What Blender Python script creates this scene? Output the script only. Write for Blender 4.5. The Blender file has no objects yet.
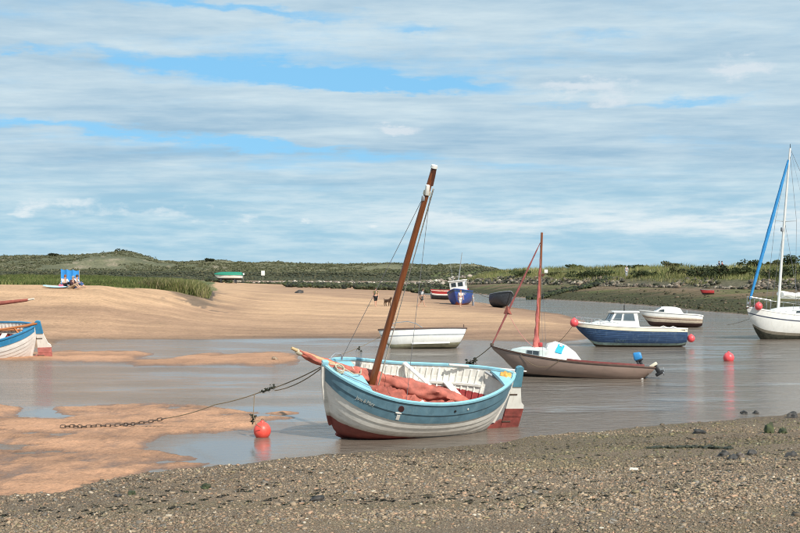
import bpy, bmesh, math, random
import numpy as np
from mathutils import Vector, Matrix, Euler

# ------------------------------------------------------------------ camera, sky, sun, exposure
sc = bpy.context.scene
COL = sc.collection
F, H, HY = 1100.0, 3.9, 272.0          # focal length in photo pixels (800 wide), eye height, horizon row
cam_d = bpy.data.cameras.new('camera')
cam_d.sensor_width = 36.0
cam_d.lens = 36.0 * F / 800.0
cam_d.shift_y = (HY - 266.5) / 800.0
cam_d.clip_start = 0.1
cam_d.clip_end = 20000
cam = bpy.data.objects.new('camera', cam_d)
COL.objects.link(cam)
cam.location = (0, 0, H)
cam.rotation_euler = (math.radians(90), 0, 0)
sc.camera = cam

SUN_EL, SUN_AZ = math.radians(40), math.radians(147)     # azimuth clockwise from +Y (view direction)
sun_d = bpy.data.lights.new('sun', 'SUN')
sun_d.energy = 4.9
sun_d.angle = math.radians(0.53)
sun_d.color = (1.0, 0.94, 0.85)
sun = bpy.data.objects.new('sun', sun_d)
COL.objects.link(sun)
sdir = Vector((math.sin(SUN_AZ) * math.cos(SUN_EL), math.cos(SUN_AZ) * math.cos(SUN_EL), math.sin(SUN_EL)))
sun.rotation_euler = sdir.to_track_quat('Z', 'Y').to_euler()
sun.location = sdir * 200
sc.view_settings.view_transform = 'Standard'
sc.view_settings.look = 'None'
sc.view_settings.exposure = 0.13
sc.view_settings.gamma = 1.0
sc.cycles.filter_width = 1.1


class NT:
    """small helper to write node trees as expressions"""
    def __init__(s, tree):
        s.t = tree; s.n = tree.nodes; s.l = tree.links

    def put(s, inp, v):
        if v is None: return
        if isinstance(v, bpy.types.NodeSocket): s.l.new(v, inp)
        else:
            if isinstance(v, (tuple, list)) and len(v) == 3 and inp.type == 'RGBA': v = (*v, 1)
            inp.default_value = v

    def node(s, kind, **kw):
        n = s.n.new(kind)
        for k, v in kw.items(): setattr(n, k, v)
        return n

    def m(s, op, a, b=None, c=None, clamp=False):
        n = s.n.new('ShaderNodeMath'); n.operation = op; n.use_clamp = clamp
        s.put(n.inputs[0], a); s.put(n.inputs[1], b); s.put(n.inputs[2], c)
        return n.outputs[0]

    def add(s, a, b): return s.m('ADD', a, b)
    def mul(s, a, b): return s.m('MULTIPLY', a, b)
    def sub(s, a, b): return s.m('SUBTRACT', a, b)

    def smooth(s, v, a, b, lo=0.0, hi=1.0):
        n = s.n.new('ShaderNodeMapRange'); n.interpolation_type = 'SMOOTHSTEP'
        s.put(n.inputs[0], v); s.put(n.inputs[1], a); s.put(n.inputs[2], b); s.put(n.inputs[3], lo); s.put(n.inputs[4], hi)
        return n.outputs[0]

    def mix(s, f, a, b, mode='MIX'):
        n = s.n.new('ShaderNodeMix'); n.data_type = 'RGBA'; n.blend_type = mode
        s.put(n.inputs[0], f); s.put(n.inputs[6], a); s.put(n.inputs[7], b)
        return n.outputs[2]

    def noise(s, vec, scale, detail=4.0, rough=0.55, dist=0.0):
        n = s.n.new('ShaderNodeTexNoise')
        s.put(n.inputs['Vector'], vec)
        n.inputs['Scale'].default_value = scale; n.inputs['Detail'].default_value = detail
        n.inputs['Roughness'].default_value = rough; n.inputs['Distortion'].default_value = dist
        return n.outputs[0]

    def voro(s, vec, scale, feature='F1', out=0):
        n = s.n.new('ShaderNodeTexVoronoi'); n.feature = feature
        s.put(n.inputs['Vector'], vec); n.inputs['Scale'].default_value = scale
        return n.outputs[out]

    def xyz(s, v):
        n = s.n.new('ShaderNodeSeparateXYZ'); s.put(n.inputs[0], v); return n.outputs

    def vec(s, x, y, z):
        n = s.n.new('ShaderNodeCombineXYZ'); s.put(n.inputs[0], x); s.put(n.inputs[1], y); s.put(n.inputs[2], z)
        return n.outputs[0]

    def vmul(s, v, k):
        n = s.n.new('ShaderNodeVectorMath'); n.operation = 'MULTIPLY'; s.put(n.inputs[0], v); n.inputs[1].default_value = k
        return n.outputs[0]

    def bump(s, h, strength, dist=0.01):
        n = s.n.new('ShaderNodeBump'); s.put(n.inputs['Height'], h)
        s.put(n.inputs['Strength'], strength); n.inputs['Distance'].default_value = dist
        return n.outputs[0]


def build_world():
    w = bpy.data.worlds.new('World'); sc.world = w; w.use_nodes = True
    k = NT(w.node_tree); k.n.clear()
    out = k.node('ShaderNodeOutputWorld'); bg = k.node('ShaderNodeBackground')
    bg.inputs[1].default_value = 0.1
    k.l.new(bg.outputs[0], out.inputs[0])
    sky = k.node('ShaderNodeTexSky', sky_type='NISHITA', sun_disc=False, sun_elevation=SUN_EL, sun_rotation=SUN_AZ)
    sky.air_density = 1.0; sky.dust_density = 0.6; sky.ozone_density = 2.0
    d = k.node('ShaderNodeTexCoord').outputs['Generated']
    x, y, z = k.xyz(d)
    z0 = k.m('MAXIMUM', z, 0.0)
    az = k.m('ARCTAN2', x, y)
    # ragged displacement for the hand-placed gaps and puffs
    dv = k.vec(k.mul(az, 16.0), k.mul(z, 70.0), k.mul(y, 2.0))
    w1 = k.sub(k.noise(dv, 1.0, 5.0, 0.6), 0.5)
    dv2 = k.vec(k.mul(az, 45.0), k.mul(z, 110.0), 3.3)
    w2 = k.sub(k.noise(dv2, 1.0, 5.0, 0.65), 0.5)
    elw = k.add(z, k.add(k.mul(w1, 0.030), k.mul(w2, 0.012)))
    azw = k.add(az, k.mul(w1, 0.05))

    def blob(u, v, wu, wv, tilt=0.0, amp=1.0, warp=True):
        a0 = math.atan((u - 400) / F); e0 = math.sin(math.atan((HY - v) / F))
        da = k.sub(azw if warp else az, a0)
        de = k.sub(k.sub(elw if warp else z, e0), k.mul(da, -tilt))
        qa = k.m('POWER', k.m('ABSOLUTE', k.m('DIVIDE', da, wu / F)), 2.0)
        qe = k.m('POWER', k.m('ABSOLUTE', k.m('DIVIDE', de, wv / F)), 2.0)
        return k.mul(k.m('EXPONENT', k.mul(k.add(qa, qe), -1.0)), amp)

    def total(items):
        r = None
        for it in items: r = blob(*it) if r is None else k.add(r, blob(*it))
        return r
    gaps = total([(300, 76, 150, 9, .06, 1.15), (400, 86, 110, 7, .03, .7), (240, 9, 130, 7, .06, .95), (120, 64, 60, 7, .1, .45), (25, 61, 35, 5, 0, .7),
                  (90, 133, 130, 6, .06, .9), (280, 147, 120, 5, .05, .7), (560, 105, 70, 6, .02, .5), (690, 107, 80, 6, 0, .55),
                  (420, 28, 40, 5, 0, .45), (590, 36, 60, 5, 0, .35), (480, 163, 120, 5, .05, .25)])
    puffs = total([(742, 76, 34, 13, 0, .9), (575, 88, 48, 11, 0, .9), (620, 104, 30, 8, 0, .6), (406, 131, 24, 8, 0, .8), (386, 128, 16, 6, 0, .5),
                   (760, 165, 30, 10, 0, .4), (308, 220, 10, 5, 0, .7), (27, 213, 16, 5, 0, .62), (60, 205, 50, 5, 0, .42), (150, 212, 90, 7, 0, .48), (372, 226, 14, 3, 0, .55), (230, 222, 60, 5, 0, .42), (440, 212, 50, 6, 0, .42)])
    band = total([(640, 224, 260, 13, .02, 1.0), (800, 224, 120, 14, 0, .5), (450, 218, 80, 9, 0, .4)])
    # stratocumulus deck seen edge on: a plane overhead
    pz = k.add(z0, 0.07)
    px, py = k.m('DIVIDE', x, pz), k.m('DIVIDE', y, pz)
    pv = k.vec(k.mul(px, 0.40), py, 0.0)
    n1 = k.noise(pv, 1.45, 8.0, 0.60, 0.15)
    n4 = k.noise(k.vec(k.mul(az, 22.0), k.mul(z, 170.0), 4.1), 1.0, 6.0, 0.62)
    n5 = k.noise(k.vec(k.mul(az, 60.0), k.mul(z, 95.0), 9.3), 1.0, 6.0, 0.6)
    n2 = k.noise(k.vec(k.mul(px, 0.35), k.mul(py, 0.9), 7.7), 2.1, 7.0, 0.6, 0.1)
    n3 = k.noise(k.vec(k.mul(az, 9.0), k.mul(z, 55.0), 1.7), 1.0, 6.0, 0.6)
    dens = k.add(k.sub(k.add(n1, k.mul(k.sub(n5, .5), .14)), k.mul(gaps, 0.36)), k.mul(puffs, 0.2))
    cover = k.smooth(dens, 0.17, 0.50)
    tone = k.add(k.add(k.add(k.mul(k.sub(n2, 0.5), 2.6), k.mul(k.sub(n3, 0.5), 1.3)), k.mul(k.sub(n4, .5), .35)), 0.46)
    tone = k.m('MULTIPLY', tone, 1.0, clamp=True)
    pm = k.smooth(k.add(puffs, k.mul(k.sub(n5, .5), 1.1)), .30, .85)
    cloud = k.mix(tone, (3.15, 4.85, 6.3), (5.9, 7.15, 7.8))
    cloud = k.mix(k.mul(pm, .7), cloud, (6.9, 7.5, 8.0))
    lowc = k.mix(k.smooth(k.add(k.mul(n3, .6), k.mul(n4, .4)), .36, .66), (3.3, 5.5, 6.9), (5.6, 7.1, 7.8))
    lowc = k.mix(k.m('MULTIPLY', k.add(pm, k.mul(band, k.smooth(k.add(k.mul(n3, .5), k.mul(n4, .5)), .36, .60, .25, 1.0))), 0.85, clamp=True), lowc, (7.4, 8.1, 8.4))
    low = k.smooth(k.add(z, k.mul(w1, .04)), 0.045, 0.115, 1.0, 0.0)
    blue = k.mix(0.75, sky.outputs[0], (2.1, 5.7, 9.0))
    col = k.mix(cover, blue, cloud)
    col = k.mix(low, col, lowc)
    # the horizon itself: a paler line of thin cloud
    col = k.mix(k.smooth(z, -0.01, 0.03, 0.5, 0.0), col, (3.9, 5.6, 6.6))
    col = k.mix(k.smooth(z, -0.06, -0.005, 1.0, 0.0), col, (1.6, 1.4, 1.1))
    k.l.new(col, bg.inputs[0])


build_world()

# ------------------------------------------------------------------ helpers
rnd = random.Random(7)
NPR = np.random.default_rng(11)


def lin(r, g, b):
    f = lambda c: (c / 255 / 12.92) if c <= 10 else ((c / 255 + 0.055) / 1.055) ** 2.4
    return (f(r), f(g), f(b))


def tag(o, label, cat, group=None, kind=None):
    if label: o['label'] = label
    if cat: o['category'] = cat
    if group: o['group'] = group
    if kind: o['kind'] = kind
    return o


def thing(name, label, cat, loc=(0, 0, 0), rot=(0, 0, 0), group=None):
    o = bpy.data.objects.new(name, None); COL.objects.link(o)
    o.empty_display_size = 0.2
    o.location = loc; o.rotation_euler = rot
    return tag(o, label, cat, group)


def mesh(name, verts, faces, mats, parent=None, smooth=None, fmat=None):
    me = bpy.data.meshes.new(name)
    me.from_pydata([tuple(map(float, v)) for v in verts], [], [tuple(int(i) for i in f) for f in faces])
    if not isinstance(mats, (list, tuple)): mats = [mats]
    for m_ in mats: me.materials.append(m_)
    if fmat is not None: me.polygons.foreach_set('material_index', [int(i) for i in fmat])
    if smooth is not None:
        me.polygons.foreach_set('use_smooth', [True] * len(me.polygons))
        me.set_sharp_from_angle(angle=math.radians(smooth))
    me.update()
    o = bpy.data.objects.new(name, me); COL.objects.link(o)
    if parent is not None: o.parent = parent
    return o


def big_mesh(name, V, Fc, mats, cols=None, parent=None, smooth=False, nv=3):
    """large mesh from numpy arrays: V (n,3), Fc (m,nv)"""
    me = bpy.data.meshes.new(name)
    me.vertices.add(len(V)); me.vertices.foreach_set('co', np.asarray(V, np.float32).ravel())
    m_ = len(Fc); nv = Fc.shape[1]
    me.loops.add(m_ * nv); me.loops.foreach_set('vertex_index', np.asarray(Fc, np.int32).ravel())
    me.polygons.add(m_); me.polygons.foreach_set('loop_start', np.arange(0, m_ * nv, nv, dtype=np.int32))
    if smooth: me.polygons.foreach_set('use_smooth', np.ones(m_, bool))
    if cols is not None:
        a = me.color_attributes.new('col', 'FLOAT_COLOR', 'POINT')
        c = np.ones((len(V), 4), np.float32); c[:, :cols.shape[1]] = cols
        a.data.foreach_set('color', c.ravel())
    for mm in (mats if isinstance(mats, (list, tuple)) else [mats]): me.materials.append(mm)
    me.update(calc_edges=True)
    o = bpy.data.objects.new(name, me); COL.objects.link(o)
    if parent is not None: o.parent = parent
    return o


def tube_geo(path, rad, n=8, cap=True, squash=1.0):
    P = [Vector(p) for p in path]; N = len(P)
    if not hasattr(rad, '__len__'): rad = [rad] * N
    V, Fc = [], []
    up = Vector((0, 0, 1)); prev = None
    for i in range(N):
        t = (P[min(i + 1, N - 1)] - P[max(i - 1, 0)]).normalized()
        if prev is None:
            a = up if abs(t.z) < .9 else Vector((0, 1, 0))
            u = t.cross(a).normalized()
        else:
            u = (prev - t * prev.dot(t)).normalized()
        prev = u; w = t.cross(u)
        for j in range(n):
            a = 2 * math.pi * j / n
            V.append(P[i] + (u * math.cos(a) + w * math.sin(a) * squash) * rad[i])
    for i in range(N - 1):
        for j in range(n):
            Fc.append((i * n + j, i * n + (j + 1) % n, (i + 1) * n + (j + 1) % n, (i + 1) * n + j))
    if cap:
        Fc.append(tuple(range(n - 1, -1, -1))); Fc.append(tuple((N - 1) * n + j for j in range(n)))
    return V, Fc


def tube(name, path, rad, mat, parent=None, n=8, squash=1.0):
    V, Fc = tube_geo(path, rad, n, True, squash)
    return mesh(name, V, Fc, mat, parent, 50)


def sag(a, b, drop, n=10):
    a, b = Vector(a), Vector(b)
    return [a.lerp(b, i / n) - Vector((0, 0, drop * 4 * (i / n) * (1 - i / n))) for i in range(n + 1)]


def sweep_geo(path, w, h, side=None):
    """rectangular bar along a path; w sideways, h upwards"""
    P = [Vector(p) for p in path]; N = len(P); V, Fc = [], []
    for i in range(N):
        t = (P[min(i + 1, N - 1)] - P[max(i - 1, 0)]).normalized()
        sd = Vector(side) if side else t.cross(Vector((0, 0, 1)))
        sd = (sd - t * sd.dot(t)).normalized()
        u = sd.cross(t).normalized()
        ww = w[i] if hasattr(w, '__len__') else w
        hh = h[i] if hasattr(h, '__len__') else h
        for a, b in ((-1, -1), (1, -1), (1, 1), (-1, 1)):
            V.append(P[i] + sd * (a * ww / 2) + u * (b * hh / 2))
    for i in range(N - 1):
        for j in range(4):
            Fc.append((i * 4 + j, i * 4 + (j + 1) % 4, i * 4 + 4 + (j + 1) % 4, i * 4 + 4 + j))
    Fc.append((3, 2, 1, 0)); Fc.append(tuple((N - 1) * 4 + j for j in range(4)))
    return V, Fc


def sweep(name, path, w, h, mat, parent=None, side=None):
    V, Fc = sweep_geo(path, w, h, side)
    return mesh(name, V, Fc, mat, parent, 40)


def join(*geos):
    V, Fc = [], []
    for v, f in geos:
        o = len(V); V += list(v); Fc += [tuple(i + o for i in q) for q in f]
    return V, Fc


def box_geo(c, s, bev=0.0, rot=None):
    """bevelled box: centre, full size"""
    bm = bmesh.new(); bmesh.ops.create_cube(bm, size=1)
    for v in bm.verts: v.co = Vector((v.co.x * s[0], v.co.y * s[1], v.co.z * s[2]))
    if bev: bmesh.ops.bevel(bm, geom=bm.edges[:], offset=bev, segments=2, profile=.5, affect='EDGES')
    R = Euler(rot).to_matrix() if rot else Matrix.Identity(3)
    V = [R @ v.co + Vector(c) for v in bm.verts]
    bm.verts.index_update()
    Fc = [tuple(v.index for v in f.verts) for f in bm.faces]
    bm.free()
    return V, Fc


def box(name, c, s, mat, parent=None, bev=0.01, rot=None):
    V, Fc = box_geo(c, s, bev, rot)
    return mesh(name, V, Fc, mat, parent, 35)


def ball_geo(c, r, seg=14, rings=9, sq=(1, 1, 1)):
    V, Fc = [], []
    for i in range(rings + 1):
        th = math.pi * i / rings
        for j in range(seg):
            a = 2 * math.pi * j / seg
            V.append(Vector(c) + Vector((math.sin(th) * math.cos(a) * sq[0], math.sin(th) * math.sin(a) * sq[1], math.cos(th) * sq[2])) * r)
    for i in range(rings):
        for j in range(seg):
            Fc.append((i * seg + j, (i + 1) * seg + j, (i + 1) * seg + (j + 1) % seg, i * seg + (j + 1) % seg))
    return V, Fc


def prism_geo(poly, y0, y1):
    """outline in x,z extruded along y"""
    n = len(poly)
    V = [(x, y0, z) for x, z in poly] + [(x, y1, z) for x, z in poly]
    Fc = [tuple(range(n)), tuple(range(2 * n - 1, n - 1, -1))] + [(i, (i + 1) % n, (i + 1) % n + n, i + n) for i in range(n)]
    return V, Fc


def loft_geo(rings, close=True, cap=True):
    n = len(rings[0]); V = [p for r in rings for p in r]; Fc = []
    for i in range(len(rings) - 1):
        for j in range(n if close else n - 1):
            Fc.append((i * n + j, i * n + (j + 1) % n, (i + 1) * n + (j + 1) % n, (i + 1) * n + j))
    if cap:
        Fc.append(tuple(range(n - 1, -1, -1))); Fc.append(tuple((len(rings) - 1) * n + j for j in range(n)))
    return V, Fc


# ------------------------------------------------------------------ materials
MATS = {}


def pmat(name, col, rough=0.5, var=0.12, scale=6.0, bump=0.0, bscale=60.0, metal=0.0, dirt=None, dirt_amt=0.0, spec=0.5, stretch=(1, 1, 1), coat=0.0):
    if name in MATS: return MATS[name]
    m_ = bpy.data.materials.new(name); m_.use_nodes = True
    k = NT(m_.node_tree); b = k.n['Principled BSDF']
    tc = k.node('ShaderNodeTexCoord').outputs['Object']
    v = k.vmul(tc, stretch)
    n = k.noise(v, scale, 6.0, 0.6)
    c = k.mix(k.smooth(n, .3, .7), tuple(x * (1 - var) for x in col), tuple(min(1, x * (1 + var)) for x in col))
    if dirt:
        n2 = k.noise(k.vmul(tc, (1, 1, .35)), scale * 2.3, 8.0, 0.7)
        c = k.mix(k.m('MULTIPLY', k.smooth(n2, .5, .72), dirt_amt), c, dirt)
    k.put(b.inputs['Base Color'], c)
    k.put(b.inputs['Roughness'], k.smooth(n, .2, .8, max(.02, rough - .1), min(1, rough + .12)))
    b.inputs['Metallic'].default_value = metal
    b.inputs['Specular IOR Level'].default_value = spec
    b.inputs['Coat Weight'].default_value = coat
    if bump: k.put(b.inputs['Normal'], k.bump(k.noise(v, bscale, 5.0, .6), bump, .01))
    MATS[name] = m_
    return m_


def split_mat(name, low, high, zc, slope=0.0, rough=0.5, soft=0.01, dirt=(.2, .17, .12), dirt_amt=.4, weed=None, weed_z=None, var=.1):
    """paint with a boot-top line: one colour below z = zc + slope*x in the boat's own frame"""
    m_ = bpy.data.materials.new(name); m_.use_nodes = True
    k = NT(m_.node_tree); b = k.n['Principled BSDF']
    tc = k.node('ShaderNodeTexCoord').outputs['Object']
    x, y, z = k.xyz(tc)
    n = k.noise(tc, 5.0, 7.0, .65); nf = k.noise(k.vmul(tc, (.4, .4, 2.5)), 9.0, 7.0, .7)
    h = k.sub(k.sub(z, zc), k.mul(x, slope))
    h = k.add(h, k.mul(k.sub(n, .5), .05))
    f = k.smooth(h, -soft, soft)
    lo = k.mix(k.smooth(n, .3, .7), tuple(c * (1 - var * 1.6) for c in low), tuple(min(1, c * (1 + var * 1.6)) for c in low))
    hi = k.mix(k.smooth(n, .3, .7), tuple(c * (1 - var) for c in high), tuple(min(1, c * (1 + var)) for c in high))
    hi = k.mix(k.m('MULTIPLY', k.smooth(nf, .5, .75), dirt_amt), hi, dirt)
    c = k.mix(f, lo, hi)
    if weed: c = k.mix(k.m('MULTIPLY', k.mul(f, k.smooth(k.add(h, k.mul(k.sub(nf, .5), .22)), weed_z, weed_z + .12, 1.0, 0.0)), .6), c, weed)
    k.put(b.inputs['Base Color'], c)
    b.inputs['Roughness'].default_value = rough
    k.put(b.inputs['Normal'], k.bump(k.noise(tc, 40.0, 5.0, .6), .15, .01))
    return m_


def attr_mat(name, rough=0.8, grain=40.0, gvar=0.25, bump=0.3, bdist=0.02, speck=None, spec=.3, big=0.0, sand=0.0):
    """material whose base colour is the mesh's own colour attribute with a fine grain"""
    m_ = bpy.data.materials.new(name); m_.use_nodes = True
    k = NT(m_.node_tree); b = k.n['Principled BSDF']
    at = k.node('ShaderNodeAttribute', attribute_name='col')
    pos = k.node('ShaderNodeNewGeometry').outputs['Position']
    n = k.noise(pos, grain, 6.0, .65)
    g = k.smooth(n, .25, .75, 1 - gvar, 1 + gvar)
    c = k.mix(1.0, at.outputs['Color'], k.vec(g, g, g), 'MULTIPLY')
    if big:
        nb = k.smooth(k.noise(k.vmul(pos, (.35, 1, 1)), .5, 6.0, .65), .3, .7, 1 - big, 1 + big)
        c = k.mix(1.0, c, k.vec(nb, nb, nb), 'MULTIPLY')
    hgt = n
    if sand:
        st = k.noise(k.vmul(pos, (.10, .75, 1)), 1.0, 6.0, .68)
        s1 = k.smooth(st, .32, .68, 1 - sand, 1 + sand * .8)
        pit = k.noise(k.vmul(pos, (1, 1.0, 1)), 2.6, 5.0, .7)
        s2 = k.smooth(pit, .54, .70, 1.0, 1 - sand * 1.3)
        vp = k.voro(pos, 1.7); s3 = k.smooth(vp, .05, .16, 1 - sand * 1.4, 1.0)
        g2 = k.mul(k.mul(s1, s2), s3)
        c = k.mix(1.0, c, k.vec(g2, g2, g2), 'MULTIPLY')
        hgt = k.add(k.add(k.mul(n, .5), k.mul(st, .6)), k.sub(k.mul(s3, .5), k.mul(pit, .9)))
    if speck:
        sc_, amt, cols = speck
        vn = k.node('ShaderNodeTexVoronoi'); k.put(vn.inputs['Vector'], pos); vn.inputs['Scale'].default_value = sc_
        cr = k.node('ShaderNodeValToRGB'); k.put(cr.inputs[0], k.xyz(vn.outputs['Color'])[0])
        e = cr.color_ramp.elements; e[0].position = 0; e[0].color = (*cols[0], 1); e[1].position = 1; e[1].color = (*cols[-1], 1)
        for i, cc in enumerate(cols[1:-1]):
            q = e.new((i + 1) / (len(cols) - 1)); q.color = (*cc, 1)
        cr.color_ramp.interpolation = 'CONSTANT'
        c = k.mix(amt, c, cr.outputs[0])
        hgt = k.sub(k.mul(n, .4), vn.outputs['Distance'])
    k.put(b.inputs['Base Color'], c)
    if rough is None: k.put(b.inputs['Roughness'], at.outputs['Alpha'])
    else: b.inputs['Roughness'].default_value = rough
    b.inputs['Specular IOR Level'].default_value = spec
    if bump: k.put(b.inputs['Normal'], k.bump(hgt, bump, bdist))
    return m_


WHITE = pmat('white_paint', (.78, .76, .70), .45, .05, 4, dirt=(.42, .37, .29), dirt_amt=.3)
WHITE_GRP = pmat('white_gelcoat', (.78, .77, .73), .3, .04, 3, dirt=(.5, .47, .38), dirt_amt=.25, coat=.2)
CREAM = pmat('cream_gelcoat', (.66, .6, .47), .35, .06, 3, dirt=(.4, .36, .27), dirt_amt=.3)
LBLUE = pmat('light_blue_paint', (.26, .52, .62), .45, .1, 5, dirt=(.5, .55, .52), dirt_amt=.25)
SLATE = pmat('slate_blue_paint', (.10, .195, .25), .45, .16, 4, .2, 40, dirt=(.2, .3, .33), dirt_amt=.45)
BLUE = pmat('bright_blue_paint', (.03, .22, .42), .4, .12, 5, dirt=(.2, .35, .45), dirt_amt=.3)
RED_AF = pmat('red_antifouling', (.24, .055, .045), .7, .25, 6, .2, 50, dirt=(.12, .06, .045), dirt_amt=.5)
PINK_AF = pmat('faded_pink_antifouling', (.48, .17, .15), .7, .2, 6, dirt=(.4, .25, .2), dirt_amt=.4)
SAIL = pmat('tan_red_sailcloth', (.42, .125, .09), .85, .25, 5, .5, 18, dirt=(.2, .06, .04), dirt_amt=.35)
SAIL_D = pmat('dull_red_sailcloth', (.30, .085, .06), .85, .2, 6, .4, 20)
MASTW = pmat('varnished_red_wood', (.20, .062, .022), .4, .3, 3, .1, 60, stretch=(6, 6, .5))
MASTD = pmat('dark_varnished_wood', (.09, .03, .016), .5, .3, 3, .1, 60, stretch=(6, 6, .5))
WOODB = pmat('bare_wood', (.52, .36, .19), .7, .2, 5, .2, 50, stretch=(.5, 6, 6))
WOODO = pmat('orange_varnished_wood', (.42, .15, .05), .45, .2, 5, stretch=(.5, 6, 6))
PLANK = pmat('weathered_floor_wood', (.46, .35, .23), .8, .2, 5, .2, 50, stretch=(.4, 5, 5))
BROWN = pmat('brown_rubber', (.09, .05, .035), .6, .2, 6)
ROPE = pmat('weathered_rope', (.20, .15, .095), .95, .3, 40, .6, 120)
ROPEW = pmat('pale_rope', (.55, .47, .34), .95, .2, 40, .6, 120)
WIRE = pmat('dull_wire', (.16, .16, .17), .5, .1, 9)
IRON = pmat('rusty_iron', (.075, .052, .038), .8, .4, 25, .6, 60, dirt=(.16, .07, .03), dirt_amt=.5)
STEEL = pmat('stainless_steel', (.6, .6, .6), .25, .05, 8, metal=.9)
BLACK = pmat('black_plastic', (.015, .015, .017), .45, .2, 8)
DGREY = pmat('dark_grey_paint', (.035, .038, .045), .5, .25, 5, dirt=(.12, .12, .12), dirt_amt=.3)
MGREY = pmat('mid_grey_paint', (.26, .28, .30), .5, .15, 5)
GLASS = pmat('dark_window_glass', (.03, .04, .045), .06, .2, 2, spec=.8)
GLASSL = pmat('grey_window_glass', (.10, .13, .15), .08, .2, 2, spec=.8)
BUOY = pmat('orange_red_buoy', (.80, .085, .06), .38, .08, 5, dirt=(.75, .3, .2), dirt_amt=.35)
BUOYP = pmat('pink_red_buoy', (.82, .09, .10), .38, .08, 5, dirt=(.75, .35, .3), dirt_amt=.3)
NAVY = pmat('navy_hull_paint', (.028, .062, .135), .4, .2, 3, dirt=(.13, .19, .25), dirt_amt=.5, stretch=(.6, .6, 6))
ROYAL = pmat('royal_blue_paint', (.03, .07, .28), .45, .15, 4)
TEAL = pmat('green_tarpaulin', (.02, .22, .14), .6, .12, 4)
SAILBLUE = pmat('blue_sail_cover', (.02, .22, .50), .7, .12, 6, .3, 30)
CYAN = pmat('cyan_print', (.02, .42, .72), .6, .06, 6)
CLOTHW = pmat('white_canvas', (.78, .77, .72), .8, .08, 5, .5, 9)
REDP = pmat('red_paint', (.42, .04, .04), .5, .15, 5)
YEL = pmat('orange_yellow_cloth', (.70, .36, .08), .8, .25, 14, .5, 20)
WEED = pmat('dark_seaweed', (.022, .026, .012), .6, .5, 20, .6, 60)
ROCKD = pmat('dark_wet_rock', (.045, .04, .035), .6, .45, 9, .8, 20)
ROCKG = pmat('weedy_green_rock', (.05, .06, .022), .8, .5, 7, .8, 20, dirt=(.03, .03, .02), dirt_amt=.7)
SKIN = pmat('skin', (.52, .30, .21), .6, .08, 8)
HAIRB = pmat('brown_hair', (.06, .035, .02), .7, .2, 30)
HAIRR = pmat('auburn_hair', (.20, .07, .03), .7, .2, 30)
HAIRG = pmat('grey_hair', (.35, .33, .31), .7, .2, 30)


def text_mesh(name, body, size, mat, parent, mw, shear=0.0, spacing=1.0):
    cu = bpy.data.curves.new(name, 'FONT'); cu.body = body; cu.size = size; cu.shear = shear; cu.extrude = .0015; cu.space_character = spacing; cu.resolution_u = 3
    t_ = bpy.data.objects.new(name, cu); COL.objects.link(t_)
    me = bpy.data.meshes.new_from_object(t_.evaluated_get(bpy.context.evaluated_depsgraph_get()))
    bpy.data.objects.remove(t_)
    me.materials.clear(); me.materials.append(mat)
    o = bpy.data.objects.new(name, me); COL.objects.link(o); o.parent = parent
    if callable(mw):
        for v in me.vertices: v.co = mw(v.co.x, v.co.y, v.co.z)
        me.update()
    else: o.matrix_local = mw
    return o


def weed_lump(name, c, size, parent, seed=0, mat=None):
    """ragged clump of weed: a knotted core with strands hanging from it"""
    r_ = random.Random(seed); c = Vector(c); g = []
    for k in range(7):
        d = Vector((r_.gauss(0, .5), r_.gauss(0, .4), r_.gauss(0, .4))) * size
        V, Q = ball_geo(c + d, size * r_.uniform(.22, .45), 7, 5, (r_.uniform(.7, 1.5), 1, r_.uniform(.6, 1)))
        g.append(([v + Vector((r_.gauss(0, 1), r_.gauss(0, 1), r_.gauss(0, 1))) * size * .05 for v in V], Q))
    for k in range(9):
        a = c + Vector((r_.gauss(0, .6), r_.gauss(0, .3), r_.gauss(0, .3))) * size
        g.append(tube_geo([a, a + Vector((r_.gauss(0, .3), r_.gauss(0, .2), -.35)) * size, a + Vector((r_.gauss(0, .5), r_.gauss(0, .3), -r_.uniform(.6, 1.1))) * size], [size * .07, size * .06, size * .02], 4))
    V, Q = join(*g); return mesh(name, V, Q, mat or WEED, parent, 50)


def cloth(name, c): return pmat(name, c, .9, .12, 12, .3, 60)

# ------------------------------------------------------------------ the shape of the ground
def _hash(ix, iy, s):
    h = (ix.astype(np.int64) * 374761393 + iy.astype(np.int64) * 668265263 + s * 974634777) & 0x7fffffff
    h = ((h ^ (h >> 13)) * 1274126177) & 0x7fffffff
    h = h ^ (h >> 16)
    return (h & 0xffff) / 65535.0


def vnoise(x, y, s=0):
    ix, iy = np.floor(x), np.floor(y); fx, fy = x - ix, y - iy
    fx = fx * fx * (3 - 2 * fx); fy = fy * fy * (3 - 2 * fy)
    a, b = _hash(ix, iy, s), _hash(ix + 1, iy, s); c, d = _hash(ix, iy + 1, s), _hash(ix + 1, iy + 1, s)
    return (a * (1 - fx) + b * fx) * (1 - fy) + (c * (1 - fx) + d * fx) * fy


def fbm(x, y, oct=5, s=0, gain=.5):
    t = 0; a = 1.0; n = 0
    for i in range(oct):
        t = t + a * (vnoise(x, y, s + i) - .5); n += a
        x = x * 2.03 + 17.1; y = y * 2.03 + 9.7; a *= gain
    return t / n * 2.0            # about -1..1


def sst(x, a, b):
    t = np.clip((x - a) / (b - a), 0, 1); return t * t * (3 - 2 * t)


def lerp_tab(u, pts): return np.interp(u, [p[0] for p in pts], [p[1] for p in pts])


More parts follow.
